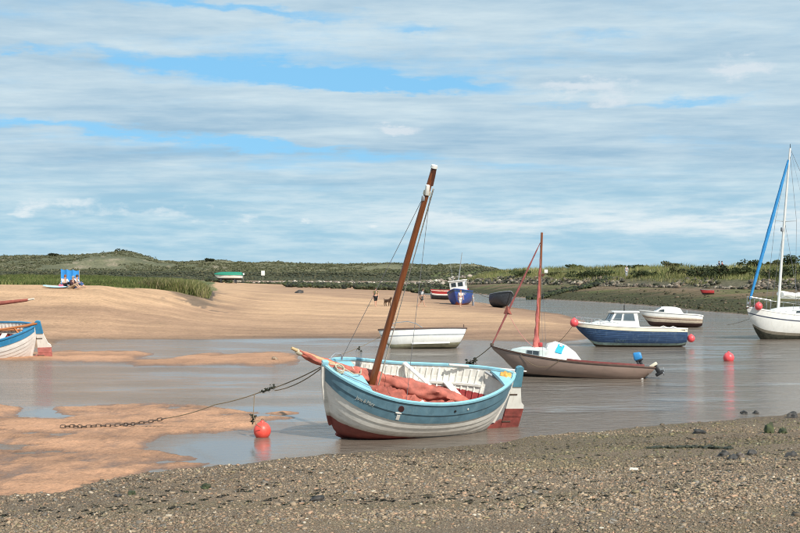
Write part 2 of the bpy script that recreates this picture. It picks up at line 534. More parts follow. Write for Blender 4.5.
def signed(u, v, poly, vs=3.0):
    """signed distance to an outline on the ground (bearing, row of the flat ground); positive inside"""
    x = np.asarray(u, float); y = np.asarray(v, float) * vs
    d2 = np.full(x.shape, 1e18); ins = np.zeros(x.shape, bool)
    n = len(poly)
    for i in range(n):
        ax, ay = poly[i][0], poly[i][1] * vs; bx, by = poly[(i + 1) % n][0], poly[(i + 1) % n][1] * vs
        dx, dy = bx - ax, by - ay; L = dx * dx + dy * dy + 1e-9
        t = np.clip(((x - ax) * dx + (y - ay) * dy) / L, 0, 1)
        d2 = np.minimum(d2, (x - ax - t * dx) ** 2 + (y - ay - t * dy) ** 2)
        c = ((ay > y) != (by > y)) & (x < (bx - ax) * (y - ay) / (by - ay + 1e-12) + ax)
        ins ^= c
    d = np.sqrt(d2)
    return np.where(ins, d, -d)


GRAVEL_SHORE = [(-400, 505), (0, 494), (60, 489), (110, 478), (160, 472), (230, 466), (290, 457), (330, 452), (400, 450), (480, 446), (515, 440),
                (560, 434), (640, 427), (700, 421), (800, 412), (900, 404), (1300, 380)]
SAND_NEAR = [(-400, 405), (0, 404), (20, 406), (20, 416), (62, 418), (56, 407), (110, 405), (160, 404), (200, 405), (232, 409), (262, 413), (285, 411), (296, 413), (285, 416),
             (300, 419), (268, 421), (255, 428), (225, 432), (190, 434), (160, 436), (143, 449), (165, 453), (190, 456), (196, 459), (160, 462), (207, 464), (195, 467), (150, 470),
             (120, 480), (60, 496), (-400, 512)]
STRIP = [(-100, 350), (60, 351), (95, 351), (130, 350), (150, 354), (140, 358), (175, 360), (185, 355), (205, 352), (255, 353), (296, 356), (300, 362), (270, 366), (200, 366), (130, 364), (75, 364), (50, 360), (-100, 362)]
BEACH = [(-400, 352), (-60, 350), (50, 348), (57, 342), (75, 339), (200, 339.5), (330, 338), (470, 340), (555, 343), (588, 339), (594, 330), (585, 321), (560, 314), (520, 309), (480, 303), (440, 297), (412, 294),
         (412, 291), (470, 293), (500, 296.5), (560, 300), (640, 305), (700, 311), (800, 320), (1300, 384), (1300, 272.6), (-400, 272.6)]
HILL = [(-400, 262), (-100, 261), (0, 258), (40, 256), (70, 254.5), (95, 252.5), (110, 252), (128, 252), (140, 254.8), (158, 260), (180, 261.5), (230, 262.5), (300, 263), (360, 264.5), (420, 265.5), (455, 266), (485, 267.5), (520, 269), (1300, 270)]
FOOT = [(300, 400), (360, 310), (430, 265), (500, 215), (560, 180), (620, 163), (700, 145), (800, 128), (950, 112), (1300, 95)]
SHORE_D = [(412, 225), (470, 204), (500, 175), (560, 153), (640, 130), (700, 110), (800, 89.4), (1300, 38)]


def crest_of(u): return lerp_tab(u, [(430, 272.5), (480, 272), (520, 270.5), (560, 269.5), (640, 268.5), (700, 269), (760, 269), (800, 268.5), (1300, 262)])


def ground(u, D, full=False):
    u = np.asarray(u, float); D = np.asarray(D, float)
    X = (u - 400) / F * D; v = HY + H * F / D
    n_f = fbm(X * .8, D * .8, 5, 3); n_m = fbm(X * .25, D * .18, 5, 21); n_s = fbm(X * 3.1, D * 2.2, 4, 31)
    # near sand flat with its puddles, the thin strip beyond it and the beach
    nearw = np.where(D < 45, 1.0, 0.0)
    s1 = signed(u, v, SAND_NEAR)
    z_s = np.clip(s1 * .0060, -.12, .05) + (n_f * .034 + n_s * .034 + fbm(X * 7.0, D * 4.0, 3, 37) * .014 - .05 * sst(fbm(X * .45, D * 1.1, 4, 39), .30, .42)) * nearw
    z_s = np.where(D < 36, z_s, -.15)
    s2 = signed(u, v, STRIP)
    z_t = np.clip(s2 * .006, -.12, .05) + fbm(X * .35, D * .16, 5, 41) * .065 + fbm(X * 1.1, D * .5, 4, 45) * .05 + n_s * .022 + n_f * .02
    z_t = np.where((D > 36) & (D < 66), z_t, -.15)
    s3 = signed(u, v, BEACH)
    z_b = np.clip(s3 * .010, -.15, .16) + fbm(X * .3, D * .12, 4, 51) * .035 * (1 - sst(s3, 20, 40)) 
    # the beach climbs to the marsh plateau on the left
    ph = lerp_tab(u, [(-400, 3.1), (100, 2.72), (150, 2.38), (200, 1.85), (225, 1.46), (250, 1.15), (330, .62), (440, .12), (600, 0)])
    dr = lerp_tab(u, [(-400, 17), (100, 18), (170, 26), (205, 36), (260, 60), (600, 60)])
    rise = np.clip((D - 63.5) / dr, 0, 1); rise = rise * .55 + .45 * rise * rise * (3 - 2 * rise)
    back = 1 - sst(D, 235, 270) * .75
    z_p = ph * rise * back
    z_b = z_b + np.where(s3 > 0, z_p, 0)
    # the long low sandbar in the middle swells a little
    z_b = z_b + np.where(s3 > 0, .30 * sst(s3, 3, 60) * (1 - sst(u, 520, 600)) * sst(u, 180, 260) * (1 - sst(D, 150, 185)), 0)
    z_b = z_b + np.where(s3 > 0, .25 * sst(D, 215, 260), 0)
    # mud bank, stone revetment and grassy sea bank on the right
    Df = lerp_tab(u, FOOT); Ds = lerp_tab(u, SHORE_D); wr = sst(u, 395, 520)
    mud = 1.75 * np.clip((D - Ds) / (Df - Ds), 0, 1) ** .8
    rev = 1.1 * np.clip((D - Df) / 6.0, 0, 1)
    Dc = Df + 24.0
    zc = H - (crest_of(u) - HY) / F * Dc
    top = np.maximum(zc - 2.85, 0) * sst(D, Df + 6, Dc) * (1 - .45 * sst(D, Dc + 1, Dc + 7))
    on = (D > Ds) & (u > 395)
    z_r = np.where(on, (mud + rev + top), 0) * wr
    z_r = z_r + np.where(on & (D > Df), fbm(X * .35, D * .35, 4, 61) * .35, 0) * wr
    z_b = np.where(on, np.maximum(z_b * (1 - wr), 0) + z_r + .04 * wr, z_b)
    # far marsh edge and the dunes
    wl = 1 - sst(u, 470, 520)
    z_b = z_b + wl * (2.9 * sst(D, 425, 450) + fbm(X * .05, D * .05, 3, 71) * .5 * sst(D, 425, 450))
    hz = H + (HY - lerp_tab(u, HILL)) * 800 / F
    hill = sst(D, 500, 800) * np.maximum(hz - 4.2, 0) + fbm(X * .022, D * .016, 5, 81, .55) * 3.2 * sst(D, 500, 620)
    z_b = z_b + wl * hill * np.where(D > 480, 1, 0) * (1 - .5 * sst(D, 820, 1600))
    # foreground gravel bank
    Dg = H * F / (lerp_tab(u, GRAVEL_SHORE) - HY)
    g = Dg - D + n_f * .55 + n_s * .18
    z_g = np.where(g > 0, .03 * g + .0016 * np.minimum(g, 14) ** 2, .10 * g)
    z_g = np.clip(z_g, -.15, 5) + np.where(g > .4, n_m * .05 + n_f * .022, 0)
    z = np.maximum(np.maximum(z_s, z_t), np.maximum(np.where(D > 50, z_b, -.15), np.where(D < 60, z_g, -.15)))
    if not full: return z
    return z, dict(X=X, v=v, s1=s1, s2=s2, s3=s3, z_s=z_s, z_t=z_t, z_b=z_b, z_g=z_g, g=g, Df=Df, Ds=Ds, on=on, rise=rise, wr=wr, n_f=n_f, n_m=n_m, n_s=n_s)


def place(u, v, dmin=8.0, dmax=900.0):
    """the point of the ground seen at bearing u and row v"""
    Ds = np.exp(np.linspace(math.log(dmin), math.log(dmax), 6000))
    z = np.maximum(ground(np.full(Ds.shape, float(u)), Ds), 0.0)
    zr = H - (v - HY) / F * Ds
    i = int(np.argmax(zr <= z)) if np.any(zr <= z) else len(Ds) - 1
    D = float(Ds[i]); return Vector(((u - 400) / F * D, D, float(z[i])))


def at(u, v, D): return Vector(((u - 400) / F * D, D, H - (v - HY) / F * D))


def zat(x, y): return float(max(ground(np.array([400 + F * x / y]), np.array([float(y)]))[0], 0.0))


def build_ground():
    us = np.concatenate([np.arange(-400, -40, 16), np.arange(-40, 842, 2.0), np.arange(844, 1300, 16)])
    vs = np.concatenate([np.linspace(900, 560, 40, endpoint=False), np.arange(560, 344, -.8)])
    Dn = H * F / (vs - HY)
    Dm = np.exp(np.arange(math.log(Dn[-1] * 1.006), math.log(280), .0075))
    Df_ = np.exp(np.arange(math.log(282), math.log(4500), .022))
    Ds = np.concatenate([Dn, Dm, Df_])
    U, D = np.meshgrid(us, Ds)
    z, q = ground(U, D, True)
    X, v = q['X'], q['v']
    nr, nc = U.shape
    V = np.stack([X, D, z], -1).reshape(-1, 3)
    col = np.zeros((nr, nc, 4)); zone = np.zeros((nr, nc), int)
    def mixc(a, b, f): return np.asarray(a) * (1 - f[..., None]) + np.asarray(b) * f[..., None]
    one = np.ones_like(z)
    # zones: 0 bed, 1 gravel, 2 sand flat, 3 beach, 4 marsh, 5 mud bank, 6 sea bank, 7 dunes
    DRY = (.52, .325, .19); MID = (.33, .20, .125); WET = (.19, .118, .075)
    bed = mixc((.16, .105, .068), (.16, .105, .068), one)
    is_g = (D < 60) & (q['z_g'] >= np.maximum(q['z_s'], q['z_t'])) & (z > -.149)
    is_s = (D < 66) & ~is_g & (np.maximum(q['z_s'], q['z_t']) > -.119) & (np.maximum(q['z_s'], q['z_t']) >= q['z_b'])
    is_b = ~is_g & ~is_s & (D > 50) & (q['s3'] > -8)
    fl = lambda *a: fbm(*a)
    c_big = fl(X * .10, D * .06, 4, 91); c_small = fl(X * 1.3, D * .8, 4, 95); c_str = fl(X * .05, D * .35, 5, 99)
    c_s = mixc((.235, .130, .078), (.46, .25, .145), sst(z + .012 * c_small, .0, .06)); c_s *= (1 + .16 * c_small + .14 * c_big)[..., None]
    # beach: wet foot, warm dry middle, a darker wet belt behind
    dryness = np.clip(sst(z, .12, .6) * .22 + sst(q['rise'] + .16 * c_str, .50, .86) * .95 * (1 - sst(U, 215, 300)), 0, 1)
    dryness = np.maximum(dryness, sst(U, 200, 290) * sst(q['s3'], 16 + 8 * c_str, 58) * (1 - sst(D + c_big * 16, 116, 134)))
    dryness = np.maximum(dryness, .75 * sst(U, 200, 240) * sst(D + c_big * 14, 205, 230) * (1 - sst(U, 400, 470)))
    dryness = np.clip(dryness + c_str * .55 + c_big * .18, 0, 1)
    c_b = mixc(mixc(WET, MID, sst(z + .04 * c_str, 0, .16)), DRY, dryness); c_b *= (1 + .10 * c_small)[..., None]
    # gravel bank
    gn = q['n_m']; c_g = mixc((.22, .165, .11), (.36, .24, .145), sst(gn + .5 * c_small, -.2, .7))
    c_g = c_g * (1 + .35 * fl(X * .22, D * .45, 5, 221))[..., None]
    algae = sst(fl(X * .18 + 3, D * .9, 4, 105), .2, .5) * sst(q['g'], 1.5, 4)
    c_g = mixc(c_g, (.16, .15, .045), algae * .55)
    c_g = mixc(mixc((.11, .085, .06), (.10, .105, .05), sst(c_big, -.1, .4)), c_g, sst(z, .01, .16))
    col[..., 3] = .9
    for msk, c, zn in ((one > 0, bed, 0), (is_g, c_g, 1), (is_s, c_s, 2), (is_b, c_b, 3)):
        col[..., :3] = np.where(msk[..., None], c, col[..., :3]); zone = np.where(msk, zn, zone)
    col[..., 3] = np.where(is_s | is_b, .38 + .55 * sst(z, .0, .06), col[..., 3])
    # marsh plateau
    edge = 82 + 10 * sst(U, 110, 165) + fl(X * .2, D * .2, 3, 111) * 4
    is_m = is_b & (U < 214 + fl(X * .1, D * .1, 3, 113) * 6) & (D > edge) & (D < 300)
    c_m = mixc((.10, .115, .04), (.19, .17, .07), sst(fl(X * .08, D * .05, 4, 115), -.3, .4))
    soil = sst(U, 178, 192) * (1 - sst(D, 112, 120))
    c_m = mixc(c_m, (.10, .075, .055), soil)
    # dark soil skirt at the end of the tuft
    sk = is_b & ~is_m & (U > 140) & (U < 250) & (D > 84 - 6 * c_small) & (D < 128) & (z > .25)
    c_sk = mixc(col[..., :3], (.12, .09, .065), np.clip(sst(fl(X * .5, D * .3, 4, 117) + 1.2 - np.abs(U - 195) / 34, .0, 1.3) * .8, 0, 1))
    is_far = is_b & (D > 262) & (U < 500)
    c_far = mixc((.33, .21, .145), (.13, .135, .06), np.clip(sst(fl(X * .03, D * .05, 4, 119) + .6 * sst(U, 330, 420) - .2, .0, .5), 0, 1))
    c_dk = mixc((.035, .04, .022), (.075, .075, .035), sst(fl(X * .06, D * .1, 4, 121), -.3, .5))
    # right hand mud, revetment core, sea bank
    rr = (D - q['Ds']) / (q['Df'] - q['Ds'])
    is_r = is_b & q['on'] & (U > 430) & (D < q['Df'])
    c_mud = mixc((.055, .052, .022), (.15, .105, .06), sst(rr + .35 * fl(X * .12, D * .35, 5, 125), .35, .75))
    c_mud = mixc(c_mud, (.17, .125, .085), sst(rr + .3 * c_small, .75, .95) * .8)
    c_mud = mixc(c_mud, (.10, .11, .035), sst(fl(X * .07, D * .2, 4, 127), .1, .4) * .7 * sst(rr, .3, .5))
    is_e = is_b & q['on'] & (D >= q['Df']) & (U > 430)
    c_e = mixc((.115, .10, .06), mixc((.10, .115, .04), (.18, .17, .065), sst(fl(X * .15, D * .1, 4, 129), -.3, .4)), sst(D - q['Df'], 4, 8))
    is_d = is_b & (D > 470) & (U < 520)
    dn = fl(X * .02, D * .012, 5, 131, .6); dn2 = fl(X * .09, D * .03, 5, 133, .6)
    c_d = mixc((.11, .112, .06), (.185, .172, .095), sst(dn + .4 * dn2, -.25, .45))
    c_d = mixc(c_d, (.36, .28, .20), sst(dn2 - .35 * dn, .22, .5) * .6 * (1 - sst(D, 700, 820) * .8))
    for msk, c, zn in ((is_m, c_m, 4), (sk, c_sk, 3), (is_far, c_far, 3), (is_far & (D > 405), c_dk, 4), (is_r, c_mud, 5), (is_e, c_e, 6), (is_d, c_d, 7)):
        col[..., :3] = np.where(msk[..., None], c, col[..., :3]); zone = np.where(msk, zn, zone)
    col[..., 3] = np.where(zone >= 4, .9, col[..., 3])
    col[..., 3] = np.where(zone == 5, .85, col[..., 3])
    idx = np.arange(nr * nc).reshape(nr, nc)
    Q = np.stack([idx[:-1, :-1], idx[:-1, 1:], idx[1:, 1:], idx[1:, :-1]], -1).reshape(-1, 4)
    zf = zone[:-1, :-1].reshape(-1)
    C = col.reshape(-1, 4)
    GREY = [lin(72, 62, 50), lin(138, 120, 98), lin(110, 95, 78), lin(168, 145, 120), lin(92, 86, 80), lin(152, 120, 92), lin(198, 180, 155), lin(124, 104, 80), lin(78, 66, 52)]
    mt = {0: attr_mat('channel_mud', .5, 8, .2, .2), 1: attr_mat('gravel_ground', .9, 45, .45, 1.0, .03, speck=(60, .65, GREY), big=.15),
          2: attr_mat('wet_sand', None, 14, .22, .9, .07, spec=.35, big=.10, sand=.16), 3: attr_mat('beach_sand', None, 5, .13, .8, .10, spec=.3, big=.08, sand=.17),
          4: attr_mat('marsh_soil', .9, 3, .35, .5, .1), 5: attr_mat('weedy_mud', None, 2.5, .45, .6, .12, big=.2, spec=.15),
          6: attr_mat('bank_soil', .9, 2, .4, .6, .15), 7: attr_mat('dune_scrub', .95, .8, .6, .8, .6)}
    nm = {0: 'channel_bed', 1: 'gravel_bank', 2: 'sand_flat', 3: 'sandy_beach', 4: 'marsh_ground', 5: 'mud_bank', 6: 'sea_bank', 7: 'hills'}
    for zn in range(8):
        f = Q[zf == zn]
        if not len(f): continue
        used, inv = np.unique(f, return_inverse=True)
        o = big_mesh(nm[zn], V[used], inv.reshape(-1, 4), mt[zn], C[used], smooth=True)
        o['kind'] = 'structure'


build_ground()


def build_water():
    us = np.arange(-400, 1301, 10.0)
    vs = np.concatenate([np.linspace(700, 500, 12, endpoint=False), np.arange(500, 288, -1.5)])
    U, W = np.meshgrid(us, vs); D = H * F / (W - HY); X = (U - 400) / F * D
    # sheltered pools among the sand stay calm, the channel is ruffled
    pool = np.exp(-((U - 215) / 90) ** 2 - ((W - 452) / 22) ** 2) + np.exp(-((U - 60) / 90) ** 2 - ((W - 413) / 9) ** 2) + np.exp(-((U - 260) / 60) ** 2 - ((W - 416) / 8) ** 2)
    lee = 1.0 * np.exp(-((U - 400) / 120) ** 2 - ((W - 440) / 14) ** 2) + .9 * np.exp(-((U - 200) / 190) ** 2 - ((W - 345) / 7) ** 2) + np.exp(-((U - 150) / 30) ** 2 - ((W - 357) / 4) ** 2)
    rough = np.clip(1 - pool * 1.1 - lee * .8, .03, 1)
    rough = np.where(W > 470, np.minimum(rough, .1), rough)
    col = np.stack([rough, rough, rough], -1).reshape(-1, 3)
    V = np.stack([X, D, 0 * X], -1).reshape(-1, 3)
    nr, nc = U.shape; idx = np.arange(nr * nc).reshape(nr, nc)
    Q = np.stack([idx[:-1, :-1], idx[:-1, 1:], idx[1:, 1:], idx[1:, :-1]], -1).reshape(-1, 4)
    m_ = bpy.data.materials.new('estuary_water'); m_.use_nodes = True
    k = NT(m_.node_tree); b = k.n['Principled BSDF']
    a = k.xyz(k.node('ShaderNodeAttribute', attribute_name='col').outputs['Color'])[0]
    pos = k.node('ShaderNodeNewGeometry').outputs['Position']
    n1 = k.noise(k.vmul(pos, (1.0, 1.7, 1)), 1.9, 6.0, .66, .3)
    n2 = k.noise(k.vmul(pos, (.10, .28, 1)), 1.0, 4.0, .6)
    streak = k.smooth(n2, .36, .62, .12, 1.15)
    hgt = k.mul(n1, k.mul(a, streak))
    b.inputs['Base Color'].default_value = (.19, .155, .125, 1)
    k.put(b.inputs['Roughness'], k.add(.03, k.mul(k.mul(a, streak), .07)))
    b.inputs['IOR'].default_value = 1.333
    k.put(b.inputs['Normal'], k.bump(hgt, 1.0, .13))
    o = big_mesh('water', V, Q, m_, col, smooth=True); o['kind'] = 'structure'


build_water()


# ------------------------------------------------------------------ gravel, boulders, grass (what nobody could count)
def pebbles():
    N = 125000
    n1 = N // 2
    u = NPR.uniform(-45, 845, N)
    v = np.where(np.arange(N) < n1, NPR.uniform(408, 560, N), 272 + H * F / np.maximum(NPR.uniform(11, 27, N), 1))
    D = H * F / (v - HY)
    z, q = ground(u, D, True)
    keep = (q['g'] > .05) & (q['z_g'] >= np.maximum(q['z_s'], q['z_t']) - .005) & (z > -.03) & (D > 10.5) & (D < 29)
    u, D, z, X, nm_ = u[keep], D[keep], z[keep], q['X'][keep], fbm(q['X'] * .14, D * .8, 5, 207)[keep]
    # bare patches of silt between the stones
    k2 = NPR.random(len(u)) < np.clip(.78 + 1.8 * nm_, .22, 1)
    u, D, z, X = u[k2], D[k2], z[k2], X[k2]
    n = len(u)
    s = np.exp(NPR.normal(math.log(.0097), .50, n)); s = np.clip(s, .0045, .045)
    C8 = np.array([(a, b, c) for a in (-1, 1) for b in (-1, 1) for c in (-1, 1)], float)
    T = np.array([(0, 1, 3), (0, 3, 2), (4, 6, 7), (4, 7, 5), (0, 4, 5), (0, 5, 1), (2, 3, 7), (2, 7, 6), (0, 2, 6), (0, 6, 4), (1, 5, 7), (1, 7, 3)])
    P = C8[None] * (1 + NPR.uniform(-.45, .25, (n, 8, 3)))
    P *= np.stack([NPR.uniform(.6, 1.5, n), NPR.uniform(.6, 1.3, n), NPR.uniform(.3, .75, n)], -1)[:, None, :] * s[:, None, None]
    a = NPR.uniform(0, 6.28, n); t = NPR.normal(0, .35, n)
    ca, sa, ct, st = np.cos(a), np.sin(a), np.cos(t), np.sin(t)
    y = P[..., 1] * ct[:, None] - P[..., 2] * st[:, None]; zz = P[..., 1] * st[:, None] + P[..., 2] * ct[:, None]
    x = P[..., 0] * ca[:, None] - y * sa[:, None]; y = P[..., 0] * sa[:, None] + y * ca[:, None]
    V = np.stack([x + X[:, None], y + D[:, None], zz + z[:, None] + s[:, None] * .12], -1).reshape(-1, 3)
    pal = np.array([(.235, .175, .12), (.30, .22, .145), (.15, .112, .078), (.36, .27, .18), (.19, .168, .14), (.33, .21, .135), (.25, .20, .12), (.46, .38, .28), (.58, .51, .41)])
    pr = np.array([.24, .18, .20, .08, .10, .10, .08, .016, .004])
    c = pal[NPR.choice(len(pal), n, p=pr)] * NPR.uniform(.75, 1.25, (n, 1))
    pt = fbm(X * .22, D * .45, 5, 221); gr = sst(fbm(X * .3, D * .5, 4, 225), .0, .35) * sst(-(D - 22), -3.5, 1.5) * 0 + sst(D, 19.5, 22.5) * sst(X, -1, 4) * .55 * sst(fbm(X * .6, D * .9, 3, 227), -.4, .3)
    c = c * (1 + .38 * pt)[:, None]; c = c * (1 - gr[:, None]) + np.array([.115, .12, .05]) * (c.mean(1, keepdims=True) / .17) * gr[:, None]
    Fc = (np.arange(n)[:, None, None] * 8 + T[None]).reshape(-1, 3)
    o = big_mesh('gravel', V, Fc, attr_mat('pebble_stone', .75, 60, .2, 0), np.repeat(c, 8, 0))
    tag(o, 'loose grey brown pebbles and broken shells covering the foreground bank', 'gravel', kind='stuff')


pebbles()


def wrack():
    """dark flecks of dried weed strewn among the pebbles"""
    N = 1500; u = NPR.uniform(-30, 840, N); v = NPR.uniform(418, 540, N); D = H * F / (v - HY)
    z, q = ground(u, D, True); k = (q['g'] > .3) & (q['z_g'] >= q['z_s']) & (z > .01) & (fbm(q['X'] * .3, D * 1.2, 4, 241) > .0) & (D < 28)
    X, D, z = q['X'][k], D[k], z[k]; n = len(X)
    V = []; 
    for i in range(5):
        a = NPR.uniform(0, 6.28, n); L = NPR.uniform(.02, .075, n); w = NPR.uniform(.008, .02, n); ox, oy = NPR.normal(0, .03, n), NPR.normal(0, .03, n); h = NPR.uniform(.008, .04, n)
        dx, dy = np.cos(a), np.sin(a)
        V += [np.stack([np.stack([X + ox + dx * L * p - dy * w * s_, D + oy + dy * L * p + dx * w * s_, z + h * (1 - abs(p)) + .004], -1) for p, s_ in ((-1, -1), (-1, 1), (1, 1), (1, -1))], 1)]
    V = np.concatenate(V).reshape(-1, 3); pal = np.array([(.035, .03, .018), (.055, .045, .028), (.05, .055, .02), (.025, .022, .016)])
    c = pal[NPR.integers(0, 4, len(V) // 4)]
    tag(big_mesh('seaweed_flecks', V, np.arange(len(V)).reshape(-1, 4), GRASSM, np.repeat(c, 4, 0), nv=4), 'dark flecks of dried seaweed strewn over the gravel bank', 'seaweed', kind='stuff')



ICO = None


def lumps(name, pts, size, mat, pal, label, cat, flat=(.5, .9), jit=.28, parent=None):
    """many rough stones or weed lumps joined into one mesh of kind stuff"""
    global ICO
    if ICO is None:
        bm = bmesh.new(); bmesh.ops.create_icosphere(bm, subdivisions=1, radius=1)
        bm.verts.index_update()
        ICO = (np.array([v.co[:] for v in bm.verts]), np.array([[v.index for v in f.verts] for f in bm.faces])); bm.free()
    B, T = ICO; n = len(pts); pts = np.asarray(pts); size = np.asarray(size)
    P = B[None] * (1 + NPR.uniform(-jit, jit, (n, len(B), 1)))
    P = P * np.stack([NPR.uniform(.75, 1.35, n), NPR.uniform(.75, 1.3, n), NPR.uniform(*flat, n)], -1)[:, None] * size[:, None, None]
    a = NPR.uniform(0, 6.28, n)[:, None]
    x = P[..., 0] * np.cos(a) - P[..., 1] * np.sin(a); y = P[..., 0] * np.sin(a) + P[..., 1] * np.cos(a)
    V = np.stack([x, y, P[..., 2]], -1) + pts[:, None]
    pal = np.array(pal); c = pal[NPR.integers(0, len(pal), n)] * NPR.uniform(.75, 1.25, (n, 1))
    Fc = (np.arange(n)[:, None, None] * len(B) + T[None]).reshape(-1, 3)
    o = big_mesh(name, V.reshape(-1, 3), Fc, mat, np.repeat(c, len(B), 0), parent)
    if label: tag(o, label, cat, kind='stuff')
    else: o['kind'] = 'stuff'
    return o


STONE = attr_mat('boulder_stone', .85, 3, .3, .4, .1)
WEEDL = attr_mat('weed_on_stone', .75, 4, .4, .5, .1)
# stone revetment at the foot of the sea bank, running off behind the fishing boat
n = 5200
u = NPR.uniform(385, 860, n); fr = NPR.random(n)
Dp = lerp_tab(u, FOOT) + fr * 6.5 - 1.0
zz = np.maximum(ground(u, Dp), 0)
gap = fbm(u * .03, fr, 3, 300) + .25 * (u < 560)
k_ = gap > -.12
sz = np.clip(np.exp(NPR.normal(math.log(.19), .40, n)), .08, .40) * np.where(u < 520, 1.35, 1)
lumps('boulders', np.stack([(u - 400) / F * Dp, Dp, zz + sz * .3], -1)[k_], sz[k_], STONE, [(.23, .19, .145), (.14, .115, .09), (.085, .07, .052), (.33, .28, .215), (.18, .135, .095), (.075, .07, .05), (.06, .058, .04), (.045, .048, .025), (.13, .115, .08)],
      'pale boulders of the stone revetment along the foot of the grassy sea bank', 'boulders')
# row of pale stones across the far flats
n = 1500
u = NPR.uniform(235, 470, n); Dp = lerp_tab(u, [(235, 300), (300, 296), (400, 285), (470, 262)]) + NPR.normal(0, 7, n)
zz = np.maximum(ground(u, Dp), 0); sz = np.clip(np.exp(NPR.normal(math.log(.30), .4, n)), .12, .7)
k_ = (NPR.random(n) < np.clip((u - 225) / 90, .25, 1))
lumps('stones', np.stack([(u - 400) / F * Dp, Dp, zz + sz * .3 + NPR.uniform(0, .45, n)], -1)[k_], sz[k_], STONE, [(.33, .27, .22), (.20, .16, .13), (.10, .09, .06), (.46, .40, .33), (.07, .075, .04)],
      'broken row of pale stones across the flats behind the sandbar', 'stones')
# weed covered mussel beds behind the sandbar
sets = []
for (ua, ub, va, vb, cnt, tall) in ((205, 232, 281, 287, 500, .9), (284, 345, 282.5, 288.5, 1000, .9), (320, 400, 282, 287.5, 1100, 1.0), (355, 460, 284.5, 291, 1900, 1.0), (228, 300, 279.5, 282, 500, .6)):
    uu = NPR.uniform(ua, ub, cnt); t = NPR.random(cnt); vv = va + (vb - va) * t
    Dq = (H - .35) * F / (vv + 2.5 - HY + 1e-6)
    Dq = np.clip(Dq, 205, 285)
    zq = np.maximum(ground(uu, Dq), 0); s = np.clip(np.exp(NPR.normal(math.log(.27), .35, cnt)), .1, .6)
    sets.append((np.stack([(uu - 400) / F * Dq, Dq, zq + s * .3 + NPR.uniform(0, tall * .45, cnt)], -1), s))
lumps('seaweed_bed', np.concatenate([a for a, b in sets]), np.concatenate([b for a, b in sets]), WEEDL, [(.028, .034, .014), (.05, .06, .02), (.018, .02, .012), (.075, .075, .04)],
      'dark green weed covered stones lying in banks behind the sandbar', 'seaweed')
# weed covered stones along the edge of the mud bank
n = 1100
t = NPR.random(n); u = NPR.uniform(505, 840, n); Ds_ = lerp_tab(u, SHORE_D); Df_ = lerp_tab(u, FOOT)
fr = np.where(NPR.random(n) < .7, NPR.beta(1.2, 6, n), NPR.random(n) * .9)
Dp = Ds_ + (Df_ - Ds_) * fr
zz = np.maximum(ground(u, Dp), 0); sz = np.clip(np.exp(NPR.normal(math.log(.085), .45, n)), .03, .3)
lumps('weedy_stones', np.stack([(u - 400) / F * Dp, Dp, zz + sz * .15], -1), sz, WEEDL, [(.04, .04, .017), (.06, .055, .024), (.085, .068, .04), (.025, .025, .013), (.11, .085, .055), (.045, .045, .02)],
      'small weedy stones strewn over the dark mud bank beside the channel', 'stones')
# the line of weed covered stones running from the shore up to the sea bank
n = 900
t = np.sort(NPR.random(n)); u = 528 + t * 82 + NPR.normal(0, 1.0, n); Dp = 158 + 14 * t + NPR.normal(0, 1.2, n)
zz = np.maximum(ground(u, Dp), 0); sz = np.clip(np.exp(NPR.normal(math.log(.22), .3, n)), .1, .5)
lumps('weedy_groyne', np.stack([(u - 400) / F * Dp, Dp, zz + sz * .3 + NPR.uniform(0, .2, n)], -1), sz, WEEDL, [(.03, .04, .014), (.045, .055, .02), (.018, .022, .012)],
      'low dark green line of weed covered stones crossing the mud bank', 'groyne')


def blades(name, pts, hgt, wid, pal, label, cat, per=9, lean=(0.15, 0.0), parent=None, mat=None, spread=.25, tip=None):
    """tufts of thin tapering blades as one mesh"""
    pts = np.asarray(pts); n = len(pts); hgt = np.broadcast_to(hgt, n); m = n * per
    _tone = 1 + .55 * fbm(pts[:, 0] * .3, pts[:, 1] * .1, 3, 461)
    base = np.repeat(pts, per, 0) + np.stack([NPR.normal(0, spread, m), NPR.normal(0, spread, m), np.zeros(m)], -1)
    h = np.repeat(hgt, per) * NPR.uniform(.55, 1.2, m)
    a = NPR.uniform(0, math.pi, m); w = wid * NPR.uniform(.6, 1.3, m)
    dx, dy = np.cos(a) * w, np.sin(a) * w
    bend = np.stack([NPR.normal(lean[0], .28, m) * h, NPR.normal(lean[1], .28, m) * h, h], -1)
    midp = bend * np.array([.35, .35, .6])
    sx = np.stack([dx, dy, 0 * dx], -1)
    V = np.stack([base - sx, base + sx, base + midp - sx * .7, base + midp + sx * .7, base + bend], 1).reshape(-1, 3)
    T = np.array([(0, 1, 3), (0, 3, 2), (2, 3, 4)])
    Fc = (np.arange(m)[:, None, None] * 5 + T[None]).reshape(-1, 3)
    pal = np.array(pal); c = pal[NPR.integers(0, len(pal), n)]; c = np.repeat(c * _tone[:, None], per, 0) * NPR.uniform(.7, 1.3, (m, 1))
    o = big_mesh(name, V, Fc, mat or GRASSM, np.repeat(c, 5, 0), parent)
    if label: tag(o, label, cat, kind='stuff')
    else: o['kind'] = 'stuff'
    return o


def leaf_mat(name):
    m_ = bpy.data.materials.new(name); m_.use_nodes = True
    k = NT(m_.node_tree); b = k.n['Principled BSDF']
    at = k.node('ShaderNodeAttribute', attribute_name='col').outputs['Color']
    k.put(b.inputs['Base Color'], at); b.inputs['Roughness'].default_value = .7; b.inputs['Specular IOR Level'].default_value = .25
    tr = k.node('ShaderNodeBsdfTranslucent'); k.put(tr.inputs[0], at)
    mx = k.node('ShaderNodeMixShader'); mx.inputs[0].default_value = .25
    k.l.new(b.outputs[0], mx.inputs[1]); k.l.new(tr.outputs[0], mx.inputs[2])
    k.l.new(mx.outputs[0], k.n['Material Output'].inputs[0])
    return m_


